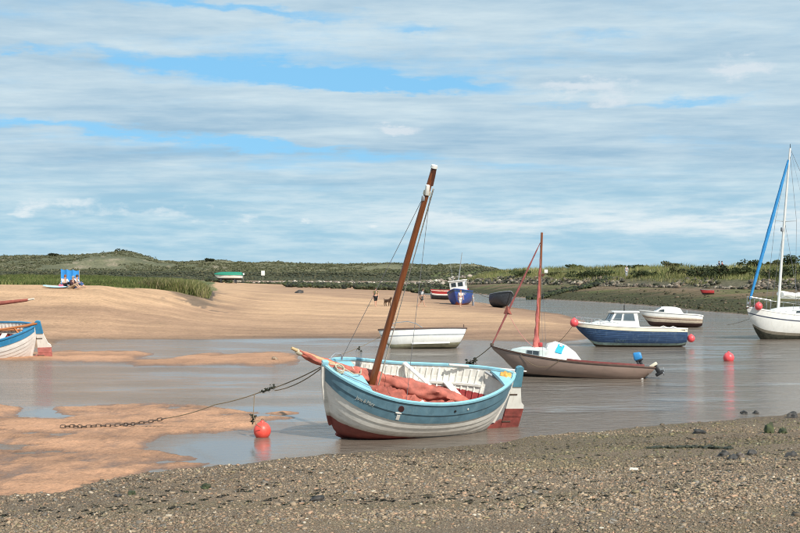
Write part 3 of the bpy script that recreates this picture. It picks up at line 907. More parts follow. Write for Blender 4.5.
GRASSM = leaf_mat('grass_blades')
wrack()
G_OLIVE = [(.12, .135, .045), (.17, .175, .06), (.21, .19, .085), (.085, .105, .035), (.26, .22, .11)]
G_GREEN = [(.085, .115, .03), (.12, .15, .04), (.06, .085, .025), (.16, .165, .06)]


def scatter(n, u0, u1, d0, d1, ok=None, power=1.0):
    u = NPR.uniform(u0, u1, n); D = d0 + (d1 - d0) * NPR.random(n) ** power
    z = ground(u, D); X = (u - 400) / F * D
    k = z > .05
    if ok is not None: k &= ok(u, D, X)
    return np.stack([X, D, z - .02], -1)[k]


medge = lambda u, D, X: D > 83 + 10 * sst(u, 110, 165) + fbm(X * .2, D * .2, 3, 111) * 4
p = scatter(15000, -70, 196, 80, 240, lambda u, D, X: medge(u, D, X) & (fbm(X * .12, D * .06, 3, 401) > -.35), 1.5)
_f = fbm(p[:, 0] * .22, p[:, 1] * .07, 4, 451)
blades('marsh_grass', p, np.clip(.24 + .55 * _f + .14 * NPR.random(len(p)), .06, .75), .03, G_GREEN + [(.19, .19, .07), (.11, .135, .04)], 'olive green salt marsh grass behind the sandy beach', 'grass', per=7, spread=.3)
# the tall tussock at the end of the marsh
cen = place(172, 291)
tuft = thing('cordgrass_tussock', 'tall yellowish green grass tussock at the end of the marsh, above dark soil', 'grass clump', cen)
pp = []
for i in range(2600):
    uu = rnd.uniform(139, 206); DD = rnd.uniform(92, 101)
    zz = float(ground(np.array([uu]), np.array([DD]))[0]); pp.append(((uu - 400) / F * DD - cen.x, DD - cen.y, zz - cen.z - .03))
pp = np.array(pp); uu = 400 + F * (pp[:, 0] + cen.x) / (pp[:, 1] + cen.y)
hh = lerp_tab(uu, [(137, .35), (150, .8), (175, 1.0), (197, 1.0), (204, .75), (207, .3)]) * NPR.uniform(.75, 1.1, len(pp))
blades('leaves', pp, hh, .03, [(.20, .20, .075), (.26, .24, .10), (.14, .16, .05), (.09, .115, .035), (.30, .26, .14)], None, None, per=9, parent=tuft, spread=.2, lean=(.05, -.05))
# marram on the sea bank
p = scatter(22000, 436, 880, 120, 250, lambda u, D, X: (D > lerp_tab(u, FOOT) + 3.0 + 3.5 * fbm(X * .25, D * 0, 3, 407)) & (D < lerp_tab(u, FOOT) + 34) & (fbm(X * .2, D * .2, 3, 405) > -.55))
blades('bank_grass', p, .35 + .5 * NPR.random(len(p)), .032, [(.17, .185, .06), (.23, .225, .085), (.28, .26, .11), (.13, .15, .045), (.33, .29, .14), (.19, .20, .07)], 'long olive and straw coloured grass covering the sea bank', 'grass', per=8, spread=.35)
# low scrub clumps on the dunes
n = 10500
u = NPR.uniform(-60, 520, n); Dp = NPR.uniform(500, 850, n); X = (u - 400) / F * Dp
k_ = fbm(X * .018, Dp * .012, 4, 411) > -.28 - .3 * (Dp > 690) + .22 * (fbm(X * .1, Dp * .03, 3, 415) > .1)
u, Dp, X = u[k_], Dp[k_], X[k_]; zz = ground(u, Dp); s = np.clip(np.exp(NPR.normal(math.log(.72), .5, len(u))), .25, 2.4)
m_ = len(u) * 26; c_ = np.repeat(np.stack([X, Dp, zz], -1), 26, 0); s_ = np.repeat(s, 26)
d_ = NPR.normal(0, 1, (m_, 3)); d_ /= np.linalg.norm(d_, axis=1)[:, None]
p_ = c_ + d_ * (s_ * NPR.uniform(.5, 1.1, m_))[:, None] * [1.5, 1.2, .6]; p_[:, 2] = np.maximum(p_[:, 2], c_[:, 2] + .05)
a_ = NPR.normal(0, 1, (m_, 3)); a_ /= np.linalg.norm(a_, axis=1)[:, None]; b_ = np.cross(a_, NPR.normal(0, 1, (m_, 3))); b_ /= np.linalg.norm(b_, axis=1)[:, None]
L_ = (.33 * NPR.uniform(.5, 1.5, m_) * s_ ** .5)[:, None]
V_ = np.stack([p_ - a_ * L_, p_ + b_ * L_ * .7, p_ + a_ * L_, p_ - b_ * L_ * .7], 1).reshape(-1, 3)
pal_ = np.array([(.115, .12, .062), (.14, .14, .075), (.095, .10, .055), (.18, .17, .10)])  # scrub colours lightened to carry the distance haze, no air volume is built
cc_ = np.repeat(pal_[NPR.integers(0, 4, len(u))], 26, 0) * NPR.uniform(.75, 1.25, (m_, 1))
tag(big_mesh('dune_scrub', V_, np.arange(4 * m_).reshape(m_, 4), GRASSM, np.repeat(cc_, 4, 0), nv=4), 'dark low scrub scattered over the distant dunes', 'scrub', kind='stuff')
# hedge-like dark marsh edge far behind the flats
n = 6500
u = NPR.uniform(-60, 500, n); Dp = NPR.uniform(418, 456, n); X = (u - 400) / F * Dp; zz = ground(u, Dp); s = np.clip(np.exp(NPR.normal(math.log(.42), .35, n)), .2, .9)
lumps('marsh_scrub', np.stack([X, Dp, zz + s * .2], -1), s, WEEDL, [(.04, .045, .024), (.055, .058, .03), (.075, .072, .038)], 'long dark band of marsh scrub below the dunes', 'scrub', flat=(.4, .7), jit=.4)


def foliage_geo(sx, sy, sz, n, leaf, seed):
    """leaf clumps spread through an uneven crown volume"""
    r = np.random.default_rng(seed)
    nb = 9; cb = r.normal(0, .42, (nb, 3)) * [1, 1, .55]; rb = r.uniform(.35, .62, nb)
    w = r.integers(0, nb, n); d = r.normal(0, 1, (n, 3)); d /= np.linalg.norm(d, axis=1)[:, None]
    p = cb[w] + d * (rb[w] * r.uniform(.55, 1.05, n))[:, None]
    p = p * [sx, sy, sz]; p[:, 2] = np.abs(p[:, 2] + sz * .75)
    a = r.normal(0, 1, (n, 3)); a /= np.linalg.norm(a, axis=1)[:, None]; b = np.cross(a, r.normal(0, 1, (n, 3))); b /= np.linalg.norm(b, axis=1)[:, None]
    L = leaf * r.uniform(.6, 1.4, n)[:, None]
    V = np.stack([p - a * L, p + b * L * .55, p + a * L, p - b * L * .55], 1).reshape(-1, 3)
    tone = r.uniform(.65, 1.35, nb)[w] * r.uniform(.75, 1.25, n)
    return V, np.arange(4 * n).reshape(n, 4), tone


def bush(u, v, D, wid, hgt, pal, label, seed, n=700):
    z = zat((u - 400) / F * D, D)
    o = thing('bush', label, 'bush', ((u - 400) / F * D, D, z - .05), group='bushes along the grassy sea bank')
    V, Q, tone = foliage_geo(wid / 2, wid / 2 * .8, hgt / 1.6, n, .17, seed)
    big_mesh('foliage', V, Q, GRASSM, np.repeat(np.array(pal)[None] * tone[:, None], 4, 0), o, nv=4)
    geo = [tube_geo([(0, 0, -.1), (.1 * math.cos(a), .1 * math.sin(a), hgt * .3), (wid * .25 * math.cos(a), wid * .2 * math.sin(a), hgt * .75)], [.06, .045, .02], 5) for a in (0.4, 2.1, 4.0, 5.3)]
    V, Q = join(*geo); mesh('stem', V, Q, BROWN, o, 60)


DKG, MDG, OLG = (.042, .055, .022), (.06, .075, .028), (.10, .105, .042)
for i, (u, dD, wid, hgt, pal, lab) in enumerate([
    (583, 7, 6.5, 1.5, DKG, 'wide dark green bush just above the stones, left of the white post'),
    (605, 8, 4.0, 1.2, MDG, 'rounded green bush between the wide dark bush and the white post'),
    (642, 8, 4.0, 1.4, DKG, 'small dark bush right of the white post on the sea bank'),
    (676, 13, 3.2, 1.2, OLG, 'olive bush on the slope left of the two walkers on the crest'),
    (700, 9, 5.5, 2.0, DKG, 'tall dark bush below and left of the two walkers'),
    (722, 8, 4.5, 1.9, DKG, 'tall dark bush directly below the two walkers on the crest'),
    (741, 12, 4.0, 1.6, MDG, 'green bush on the slope left of the blue furled sail'),
    (772, 9, 6.0, 1.8, DKG, 'dark bush seen just behind the white yacht mast'),
    (800, 9, 5.5, 1.7, MDG, 'green bush on the bank right of the yacht mast'),
    (557, 12, 4.5, 1.0, OLG, 'low olive bush right of the square white sign'),
    (524, 10, 5.0, 1.3, MDG, 'low green bush left of the square white sign'),
    (792, 25, 3.6, 1.7, MDG, 'bushy green shrub on the crest above the yacht'),
    (775, 25, 2.6, 1.2, OLG, 'small olive shrub on the crest left of the yacht mast'),
    (672, 25, 2.4, 1.0, OLG, 'thin olive shrub on the crest left of the two walkers'),
    (622, 25, 2.6, .9, OLG, 'thin shrub on the crest above the white post'),
    (640, 25, 3.0, .9, MDG, 'low shrub on the crest right of the white post'),
    (575, 25, 3.2, .9, MDG, 'low shrub on the crest above the red masted sailboat stern'),
    (752, 25, 3.4, 1.3, MDG, 'rounded shrub on the crest between the walkers and blue furled sail')]):
    bush(u, 0, float(lerp_tab(np.array([u]), FOOT)[0]) + dD, wid, hgt, pal, lab, 100 + i)
# dry stems standing along the crest of the sea bank
p = scatter(900, 520, 870, 120, 230, lambda u, D, X: (np.abs(D - lerp_tab(u, FOOT) - 25) < 3) & (fbm(X * .25, D * .1, 3, 431) > -.05))
blades('dry_stems', p, 1.15, .022, [(.16, .12, .07), (.22, .17, .09), (.11, .09, .05)], 'dry brown weed stems standing along the crest of the sea bank', 'weeds', per=6, spread=.2)
# the dark thicket on top of the dune
for (u, v, w_, h_, lab) in ((122, 0, 10, 5.2, 'dark thicket crowning the highest dune'), (53, 0, 7, 2.6, 'dark low thicket on the left shoulder of the dune'),
                            (147, 0, 8, 2.4, 'dark low thicket on the right slope of the highest dune'), (210, 0, 7, 2.6, 'dark thicket on the low ridge above the green boat')):
    D = 795; z = zat((u - 400) / F * D, D)
    o = thing('thicket', lab, 'thicket', ((u - 400) / F * D, D, z - .6), group='thickets on the dunes')
    V, Q, tone = foliage_geo(w_ / 2, w_ / 2, h_ / 1.5, 900, .45, int(u))
    big_mesh('foliage', V, Q, GRASSM, np.repeat(np.array((.035, .042, .02))[None] * tone[:, None], 4, 0), o, nv=4)
    V, Q = join(*[tube_geo([(0, 0, -.5), (math.cos(a), math.sin(a), h_ * .5)], [.2, .06], 5) for a in (0, 2, 4)]); mesh('stem', V, Q, BROWN, o, 60)


# ------------------------------------------------------------------ hulls
def hull_fn(L, B, zb, zm, zs, zk, tr=0.0, tm=.5, pb=2.6, ps=2.6, q=.75, rf=.45, ra=.3, rise=.32, ea=.95, sm=.45, sharp=1.25, kp=8):
    """returns P(t, s): t 0 stern .. 1 bow, s 0 keel .. 1 sheer, port half (y >= 0)"""
    def P(t, s):
        t = min(max(t, 0.0), 1.0)
        if t >= tm: b = max(0, 1 - ((t - tm) / (1 - tm)) ** pb) ** q
        else: b = tr + (1 - tr) * max(0, 1 - ((tm - t) / tm) ** ps) ** q
        b *= B / 2
        d = t - sm
        zt = zm + ((zb - zm) * (d / (1 - sm)) ** 2 if d > 0 else (zs - zm) * (d / sm) ** 2)
        e = abs(2 * t - 1)
        k = zk + rise * (e ** kp if (t > .5 or tr == 0) else .3 * e ** kp)
        w = max(0, (e - .55) / .45) ** 1.5
        ex = ea + (sharp - ea) * (w if (t > .5 or tr == 0) else 0)
        a = s * math.pi / 2
        y = b * math.sin(a) ** ex
        z = k + (zt - k) * (1 - math.cos(a))
        zf = (z - k) / max(zt - k, 1e-6)
        off = -(1 - zf) ** 1.4 * rf * max(0, (t - .6) / .4) ** 2 if t > .5 else (1 - zf) ** 1.4 * ra * max(0, (.4 - t) / .4) ** 2
        return Vector((-L / 2 + L * t + off, y, z))
    return P


def hull_n(P, t, s, closed_stern=True):
    t = min(max(t, .03), .97); s = min(max(s, .06), .97)
    a = P(t + .01, s) - P(t - .01, s); b = P(t, s + .02) - P(t, s - .02)
    n = b.cross(a).normalized()
    return n if n.y > 0 else -n


def flip(v, sd): return Vector((v.x, v.y * sd, v.z))


def strake(name, P, s0, s1, sd, mo, mi, parent, nt=34, t0=0.0, t1=1.0, over=.020, th=.016):
    V, Fc, fm = [], [], []
    f0 = s0 if callable(s0) else (lambda t: s0); f1 = s1 if callable(s1) else (lambda t: s1)
    for i in range(nt + 1):
        t = t0 + (t1 - t0) * i / nt
        fade = min(1, (1 - t) / .05, (t + .001) / .05) * .8 + .2
        a, b = f0(t), f1(t); n0, n1 = hull_n(P, t, a), hull_n(P, t, b)
        pa, pb_, pm = P(t, a), P(t, b), P(t, (a + b) / 2); nm_ = hull_n(P, t, (a + b) / 2)
        for q in (pa + n0 * over * fade, pm + nm_ * over * .62 * fade, pb_ + n1 * .004 * fade, pb_ - n1 * th, pm - nm_ * th, pa - n0 * th * .6): V.append(flip(q, sd))
    for i in range(nt):
        for j in range(6):
            q = (i * 6 + j, i * 6 + (j + 1) % 6, i * 6 + 6 + (j + 1) % 6, i * 6 + 6 + j)
            Fc.append(q if sd > 0 else q[::-1]); fm.append(0 if j in (0, 1, 5) else 1)
    return mesh(name, V, Fc, [mo, mi], parent, 40, fm)


def rail(name, P, sd, mat, parent, w=.07, h=.05, dz=.02, out=.01, t0=0.0, t1=1.0, n=34, s=1.0):
    pts = []
    for i in range(n + 1):
        t = t0 + (t1 - t0) * i / n
        p = P(t, s); nn = hull_n(P, t, s); nn.z = 0
        pts.append(flip(p + nn * out + Vector((0, 0, dz)), sd))
    return sweep(name, pts, w, h, mat, parent)


def crab_boat(label, loc, rot, mats, n_top=2):
    """double ended clinker beach boat with a furled lug sail"""
    top_m, rail_m, low_m, in_m, af_m, rud = mats
    r = thing('crab_boat', label, 'boat', loc, rot)
    L = 5.0174
    P = hull_fn(L, 2.1, 1.3927, .9379, 1.2088, -.4431, 0.0, .5651, 2.59, 2.56)
    sb = lambda t: .76 + .09 * max(0, (t - .5) / .5) ** 2 + .03 * max(0, (.5 - t) / .5) ** 2
    NL = 9
    for sd in (1, -1):
        for k in range(NL):
            strake('strake', P, lambda t, k=k: sb(t) * k / NL, lambda t, k=k: sb(t) * (k + 1) / NL, sd, low_m, in_m, r)
        sm_ = lambda t: sb(t) + (1 - sb(t)) * .47
        strake('strake', P, sb, sm_, sd, top_m if n_top == 2 else low_m, in_m, r, over=.026)
        strake('strake', P, sm_, 1.0, sd, top_m, in_m, r, over=.026)
        rail('gunwale', P, sd, rail_m, r, .075, .05, .022, .0)
    sweep('stem', [P(1, s / 10) + Vector((.02, 0, 0)) for s in range(0, 11)] + [P(1, 1) + Vector((.03, 0, .09))], .075, .10, low_m, r, side=(0, 1, 0))
    box('stem_cap', P(1, 1) + Vector((.0, 0, .07)), (.15, .11, .12), rail_m, r, .02)
    sweep('sternpost', [P(0, s / 10) - Vector((.02, 0, 0)) for s in range(0, 11)] + [P(0, 1) - Vector((.02, 0, -.06))], .07, .09, low_m, r, side=(0, 1, 0))
    kp = [P(.06 + .88 * i / 16, 0) - Vector((0, 0, .03)) for i in range(17)]
    sweep('keel', kp, .08, .12, af_m, r, side=(0, 1, 0))
    # ribs and risers
    nrib = 27
    for sd in (1, -1):
        for i in range(nrib):
            t = .10 + .80 * i / (nrib - 1)
            pts = [flip(P(t, s) - hull_n(P, t, s) * .026, sd) for s in (.30, .42, .54, .66, .76, .86, .97)]
            sweep('rib', pts, .042, .036, in_m, r, side=(1, 0, 0))
        for s_ in (.80, .60):
            pts = [flip(P(.10 + .8 * i / 22, s_) - hull_n(P, .10 + .8 * i / 22, s_) * .052, sd) for i in range(23)]
            sweep('stringer', pts, .026, .06, in_m, r)
    # floor boards and thwarts
    for i in range(7):
        y = -.54 + .18 * i
        xx = 1.7 - .9 * (abs(y) / .6) ** 2
        Vb, Fb = box_geo((-.05, y, .02), (2 * xx, .155, .025), .006); mesh('floorboard', Vb, Fb, PLANK, r, 35)
    for x in (1.25, .0, -1.15):
        t = (x + L / 2) / L; hw = P(t, .8).y - .06
        box('thwart', (x, 0, .56), (.2, 2 * hw, .04), in_m, r, .008)
    # small decks in the ends
    for (ta, tb, dz, nm_) in ((.80, .985, -.035, 'foredeck'), (.012, .085, -.03, 'afterdeck')):
        ring = []
        for i in range(9):
            t = ta + (tb - ta) * i / 8; p = P(t, 1.0)
            y = max(p.y - .03, .01)
            ring.append([Vector((p.x, y, p.z + dz)), Vector((p.x, y * .5, p.z + dz + .03)), Vector((p.x, 0, p.z + dz + .04)), Vector((p.x, -y * .5, p.z + dz + .03)), Vector((p.x, -y, p.z + dz)),
                         Vector((p.x, -y, p.z + dz - .03)), Vector((p.x, y, p.z + dz - .03))])
        Vd, Fd = loft_geo(ring); mesh(nm_, Vd, Fd, rail_m, r, 30)
    # rudder hung on the sternpost
    body = [(-2.54, .88), (-2.75, .88), (-2.93, .30), (-3.02, .20), (-3.03, .06), (-2.98, -.04)]
    rd = mesh('rudder', *prism_geo([(-2.52, .88), (-2.76, .88), (-2.90, .44), (-2.99, .36), (-3.01, .26), (-2.50, .26)], -.022, .022), rud[1], r, 30)
    mesh('rudder_foot', *prism_geo([(-3.005, .258), (-2.99, -.36), (-2.955, -.42), (-2.48, -.42), (-2.50, .258)], -.024, .024), rud[2], rd, 30)
    mesh('rudder_head', *prism_geo([(-2.515, .882), (-2.77, .882), (-2.71, 1.40), (-2.66, 1.43), (-2.57, 1.43), (-2.52, 1.39)], -.045, .045), rud[0], rd, 30)
    mesh('rudder_batten', *prism_geo([(-2.50, .10), (-2.98, .08), (-2.98, .03), (-2.50, .05)], -.034, .034), rud[2], rd, 30)
    for z in (.66, -.1): box('pintle', (-2.60, 0, z), (.24, .07, .035), IRON, rd, .006)
    mesh('skeg', *prism_geo([(-2.46, -.05), (-2.49, -.42), (-2.0, -.46), (-1.9, -.38)], -.03, .03), af_m, r, 30)
    return r, P


A_LOC, A_ROT = (.3007, 26.4645, .375), (-.3909, -.0441, 3.5644)
A_LOW = split_mat('white_hull_red_bottom', (.20, .045, .036), (.74, .71, .65), -.12, .115, .5, .012, (.30, .26, .20), .45, weed=(.26, .20, .14), weed_z=.02)
A_IN = split_mat('white_inside_red_bilge', (.34, .055, .055), (.84, .82, .75), .44, 0, .5, .01, (.5, .44, .34), .25)
boat, PA = crab_boat('large blue and white clinker boat heeled over in the shallows with red sail and mast', A_LOC, A_ROT,
                     (SLATE, LBLUE, A_LOW, A_IN, RED_AF, (pmat('rudder_head_blue', (.09, .24, .31), .5, .15, 5, dirt=(.2, .3, .33), dirt_amt=.3), WHITE, RED_AF)))

# oar port with a white run below it, and small fittings on the side
t_, s_ = (.89 + 5.0174 / 2) / 5.0174, .925
pc = PA(t_, s_); nn = hull_n(PA, t_, s_)


def on_side(t, s, d=.0): return PA(t, s) + hull_n(PA, t, s) * d


def patch(name, t, s, wt, ws, mat, d0=.022, d1=.032, n=10, rnd_=True):
    """small plate lying on the planking"""
    V = []
    ring = [(math.cos(2 * math.pi * i / n), math.sin(2 * math.pi * i / n)) for i in range(n)] if rnd_ else [(-1, -1), (1, -1), (1, 1), (-1, 1)]
    for d in (d0, d1): V += [on_side(t + wt * a, s + ws * b, d) for a, b in ring]
    m_ = len(ring)
    Fc = [tuple(range(m_ - 1, -1, -1)), tuple(range(m_, 2 * m_))] + [(i, (i + 1) % m_, m_ + (i + 1) % m_, m_ + i) for i in range(m_)]
    return mesh(name, V, Fc, mat, boat, 30)


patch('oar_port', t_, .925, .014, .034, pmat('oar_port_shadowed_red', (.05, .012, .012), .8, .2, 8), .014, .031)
patch('oar_port_lip', t_ + .008, .875, .015, .010, WHITE, .02, .036)
patch('paint_run', t_ + .005, .82, .008, .03, WHITE, .020, .033, rnd_=False)
patch('fitting', .40, .92, .006, .012, BLACK, .02, .034); patch('fitting', .33, .925, .004, .010, WHITE, .02, .034)
# name painted in pale script near the bow
text_mesh('boat_name', 'Jane & Mary', .088, pmat('pale_lettering', (.48, .50, .46), .6, .1, 9), boat,
          lambda x, y, z: on_side(.880 - x / 5.0, .885 + y * .62 - x * .012, .026 + z), .35, .92)

# mast
mt, mb = Vector((1.2954 - .0803 * 5.6905, 0, 6.24)), Vector((1.35, 0, -.30))
mpts = [mb.lerp(mt, i / 12) for i in range(13)]
mast = tube('mast', mpts, [.088 - .030 * (i / 12) ** 1.5 for i in range(13)], MASTW, boat, 12)
tube('mast_head', [mt - Vector((0, 0, .40)), mt - Vector((0, 0, .18)), mt - Vector((0, 0, -.005))], [.064, .067, .062], MASTD, mast, 12)
tube('mast_cap', [mt + Vector((0, 0, .0)), mt + Vector((0, 0, .06))], [.078, .07], WHITE, mast, 12)
tube('halyard_band', [mt - Vector((-.045, 0, .62)), mt - Vector((-.04, 0, .54))], [.082, .082], ROPEW, mast, 12)
box('halyard_block', mt + Vector((.075, .05, -.5)), (.09, .08, .24), WHITE, mast, .02, (0, .1, 0))
box('halyard_block', mt + Vector((.12, .03, -.7)), (.07, .06, .12), MGREY, mast, .015, (0, .1, 0))
tube('shroud', [mt + Vector((.06, -.05, -.62)), Vector((1.86, -.62, 1.26))], .007, WIRE, boat, 5)
tube('shroud', sag(mt + Vector((-.02, .06, -.65)), Vector((.77, .97, 1.0)), .10, 14), .006, WIRE, boat, 5)
tube('halyard', sag(mt + Vector((-.06, .05, -.45)), Vector((1.12, .10, .95)), -.05, 14), .011, ROPEW, boat, 6)
tube('halyard', sag(mt + Vector((-.06, .09, -.45)), Vector((1.16, .15, .95)), -.10, 14), .007, WIRE, boat, 5)

# furled sail rolled round its yard
ax = [(3.16, -.10, 1.70), (2.9, -.12, 1.575), (2.6, -.15, 1.43), (2.25, -.18, 1.30), (1.9, -.2, 1.19), (1.6, -.21, 1.10), (1.26, -.2, 1.01), (.9, -.17, .935), (.47, -.1, .855), (.1, -.04, .79), (-.3, 0, .725), (-.7, .05, .675), (-1.0, .2, .62), (-1.25, .3, .56), (-1.45, .36, .50)]
rad = [.05, .075, .095, .105, .12, .13, .15, .165, .175, .165, .15, .13, .11, .09, .06]
P_ = []; R_ = []
for i in range(len(ax) - 1):
    for j in range(14):
        f = j / 14; P_.append(Vector(ax[i]).lerp(Vector(ax[i + 1]), f)); R_.append(rad[i] * (1 - f) + rad[i + 1] * f)
P_.append(Vector(ax[-1])); R_.append(rad[-1])
Vs, Fs = tube_geo(P_, R_, 22)
for i in range(len(P_)):
    for j in range(22):
        a = 2 * math.pi * j / 22
        k = 1 + .20 * math.sin(3 * a + P_[i].x * 5.5) + .09 * math.sin(5 * a - P_[i].x * 9 + 1) + .06 * math.sin(P_[i].x * 23 + 2 * a) + .05 * math.sin(9 * a + P_[i].x * 14)
        q = Vs[i * 22 + j] - P_[i]; Vs[i * 22 + j] = P_[i] + Vector((q.x * k, q.y * k * 1.15, q.z * k))
sail = mesh('furled_sail', Vs, Fs, SAIL, boat, 70)
tube('yard', [(3.33, -.1, 1.775), (3.0, -.11, 1.64), (1.2, -.2, .99)], [.036, .045, .05], WOODB, sail, 10)
tube('sail_tie', [(3.20, -.1, 1.70), (3.13, -.1, 1.67), (3.07, -.1, 1.65)], [.062, .07, .062], ROPEW, sail, 10)
for (x, y, z, rr) in ((1.62, -.21, 1.105, .15), (.55, -.115, .87, .19), (2.35, -.175, 1.335, .115)):
    ring = [Vector((x + .10 * math.sin(2 * math.pi * i / 14 * 1), y + rr * 1.12 * math.cos(2 * math.pi * i / 14), z + rr * math.sin(2 * math.pi * i / 14))) for i in range(15)]
    tube('sail_tie', ring, .013, ROPEW if x > 1 else SAIL_D, sail, 6)


def drape(name, x0, x1, fy0, fy1, fz, mat, parent, nx=90, ny=36, seed=0, amp=.05):
    """loose folded cloth over whatever lies below it"""
    g = []
    X, Y = np.meshgrid(np.linspace(0, 1, nx), np.linspace(0, 1, ny), indexing='ij')
    xx = x0 + (x1 - x0) * X
    y0 = np.array([fy0(a) for a in xx[:, 0]])[:, None]; y1 = np.array([fy1(a) for a in xx[:, 0]])[:, None]
    yy = y0 + (y1 - y0) * Y
    base = np.vectorize(fz)(xx, Y)
    fold = .8 * (1 - 2.6 * np.abs(fbm(xx * .8 + yy * 1.2, yy * 4.2 - xx * 1.0, 3, seed))) + .85 * (1 - 2.6 * np.abs(fbm(xx * 1.3 + yy * 1.0, yy * 9 - xx * 2.6, 3, seed + 5))) + .25 * fbm(xx * 9, yy * 14, 3, seed + 9) - .9
    edge_ = sst(Y, 0, .12) * sst(1 - Y, 0, .08); fold = fold * edge_
    zz = base + amp * (fold - .3)
    V = np.stack([xx, yy, zz], -1).reshape(-1, 3)
    V2 = V - np.array([0, 0, .012])
    N = nx * ny; idx = np.arange(N).reshape(nx, ny)
    Q = [(idx[i, j], idx[i + 1, j], idx[i + 1, j + 1], idx[i, j + 1]) for i in range(nx - 1) for j in range(ny - 1)]
    Q2 = [tuple(a + N for a in q[::-1]) for q in Q]
    B = [(idx[i, 0], idx[i + 1, 0]) for i in range(nx - 1)] + [(idx[i + 1, -1], idx[i, -1]) for i in range(nx - 1)] + [(idx[0, j + 1], idx[0, j]) for j in range(ny - 1)] + [(idx[-1, j], idx[-1, j + 1]) for j in range(ny - 1)]
    E = [(b, a, a + N, b + N) for a, b in B]
    return mesh(name, np.concatenate([V, V2]), Q + Q2 + E, mat, parent, 80)


cx = lambda x: float(np.interp(x, [-1.8, -1.5, -.7, .1, .47, .9, 1.26, 1.9], [.53, .575, .675, .79, .855, .935, 1.01, 1.15]))
gun = lambda x: PA((x + L_A / 2) / L_A, 1.0)
L_A = 5.0174
drape('loose_sail', -1.1, 1.25, lambda x: -.34 + .06 * math.sin(4 * x) + .14 * max(0, -x), lambda x: gun(x).y - .12 - .03 * math.sin(6 * x) - .10 * max(0, -x - .6),
      lambda x, f: cx(x) * (1 - f) + (.60 if x < .6 else .60 + .25 * (x - .6)) * f + .15 * math.exp(-((f - .22) / .16) ** 2) * math.exp(-((x - .3) / 1.2) ** 2) - .10 * max(0, f - .6) - .06 * max(0, -x - .9), SAIL, boat, 170, 80, 500, .13)
drape('sail_corner', .55, 1.55, lambda x: .05 + .2 * (x - .55), lambda x: .62 - .35 * (x - .55), lambda x, f: .86 + .22 * (x - .55) - .14 * f, SAIL_D, boat, 40, 20, 520, .06)
# white plank lying against the far side, pump tube, fairlead hoop, rope coils
sweep('loose_plank', [(.06, -.95, 1.02), (-.12, -.72, .92), (-.34, -.38, .80), (-.42, -.2, .74)], .15, .03, WHITE, boat, side=(1, .2, .2))
tube('tiller', [(-1.93, -.42, 1.06), (-2.30, -.16, .93)], [.035, .03], MGREY, boat, 10)  # the grey pump tube inside the stern, not steering gear
tube('hoop', [(2.28, -.25, 1.36), (2.26, -.30, 1.47), (2.15, -.38, 1.52), (2.0, -.42, 1.50), (1.93, -.44, 1.42), (1.92, -.45, 1.33)], .016, MGREY, boat, 8)
coil = [Vector((2.18 + (.10 + .012 * math.sin(i)) * math.cos(i * .5), .12 + .17 * math.sin(i * .5), 1.35 + .002 * i)) for i in range(40)]
tube('rope_coil', coil, .016, ROPEW, boat, 6)
tube('rope_lashing', [(2.42, .05, 1.46), (2.2, .02, 1.43), (1.85, .22, 1.30), (1.6, .05, 1.22), (1.55, -.1, 1.26)], .013, ROPEW, boat, 6)
tube('rope_lashing', [(2.48, -.05, 1.42), (2.30, .2, 1.36), (1.75, .42, 1.22), (1.5, .60, 1.16)], .010, WIRE, boat, 6)

Mboat = Matrix.Translation(A_LOC) @ Euler(A_ROT).to_matrix().to_4x4()


def inboat(x, y, z): return Mboat @ Vector((x, y, z))


oar = thing('oar', 'long white oar blade lying across the stern quarter of the blue and white clinker boat', 'oar', inboat(-1.9, -.72, 1.03))
a, b = inboat(-1.75, -.72, 1.045) - oar.location, inboat(-3.30, -.72, .93) - oar.location
P_ = [a.lerp(b, i / 12) for i in range(13)]
V, Q = sweep_geo(P_, [.07, .08, .10, .13, .15, .16, .165, .17, .17, .165, .16, .13, .05], [.05, .05, .05, .05, .05, .05, .045, .045, .045, .04, .04, .035, .02], side=Matrix(Mboat.to_3x3()) @ Vector((0, 1, .55)))
mesh('blade', V, Q, WHITE, oar, 40)
tube('loom', [a + (a - b) * .45, a], .028, WHITE, oar, 8)
bag = thing('cloth_bundle', 'crumpled orange yellow cloth on the stern deck of the blue and white clinker boat', 'cloth', inboat(-2.33, -.06, 1.12), A_ROT)
V, Q = ball_geo((0, 0, 0), 1, 18, 12, (.16, .17, .10))
V = [v * (1 + .22 * math.sin(v.x * 55 + v.y * 20) * math.cos(v.y * 40) + .1 * math.sin(v.z * 70 + v.x * 30)) for v in V]
mesh('cloth', V, Q, YEL, bag, 60)

# mooring rope, chain and buoy of the big boat
stemtop = inboat(2.53, 0, 1.40)
pth = [place(62, 428) + Vector((0, 0, .02))]
kink = at(262, 391.5, 26.1); chain_end = at(166, 418.2, 27.2)
ropeP = sag(stemtop, kink, .05, 10)[:-1] + sag(kink, at(215, 404.6, 26.6), .03, 6)[:-1] + sag(at(215, 404.6, 26.6), chain_end, .04, 8)
rp = tube('mooring_rope', ropeP, .013, ROPE, None, 6)
tag(rp, 'brown mooring rope from the blue and white boat bow to the rusty chain', 'rope')
tube('rope_strand', sag(stemtop + Vector((0, .05, -.02)), kink + Vector((.3, .03, .02)), .10, 10), .012, ROPE, rp, 6)
for k_, f in enumerate((.01, .07, .13, .18)): weed_lump('weed_clump', kink.lerp(stemtop, f) + Vector((0, -.02, .0)), .06, rp, 20 + k_)
ch = thing('mooring_chain', 'rusty mooring chain lying across the wet sand on the left', 'chain', place(110, 426))
cp = [chain_end, at(150, 421.3, 27.3), at(135, 423.8, 27.3)] + [place(u_, v_) + Vector((0, 0, .035)) for u_, v_ in ((122, 426), (108, 427), (96, 427.2), (84, 428), (72, 427.5), (60, 428))]
cur = []
for i in range(len(cp) - 1):
    for j in range(20): cur.append(cp[i].lerp(cp[i + 1], j / 20))
cur.append(cp[-1])
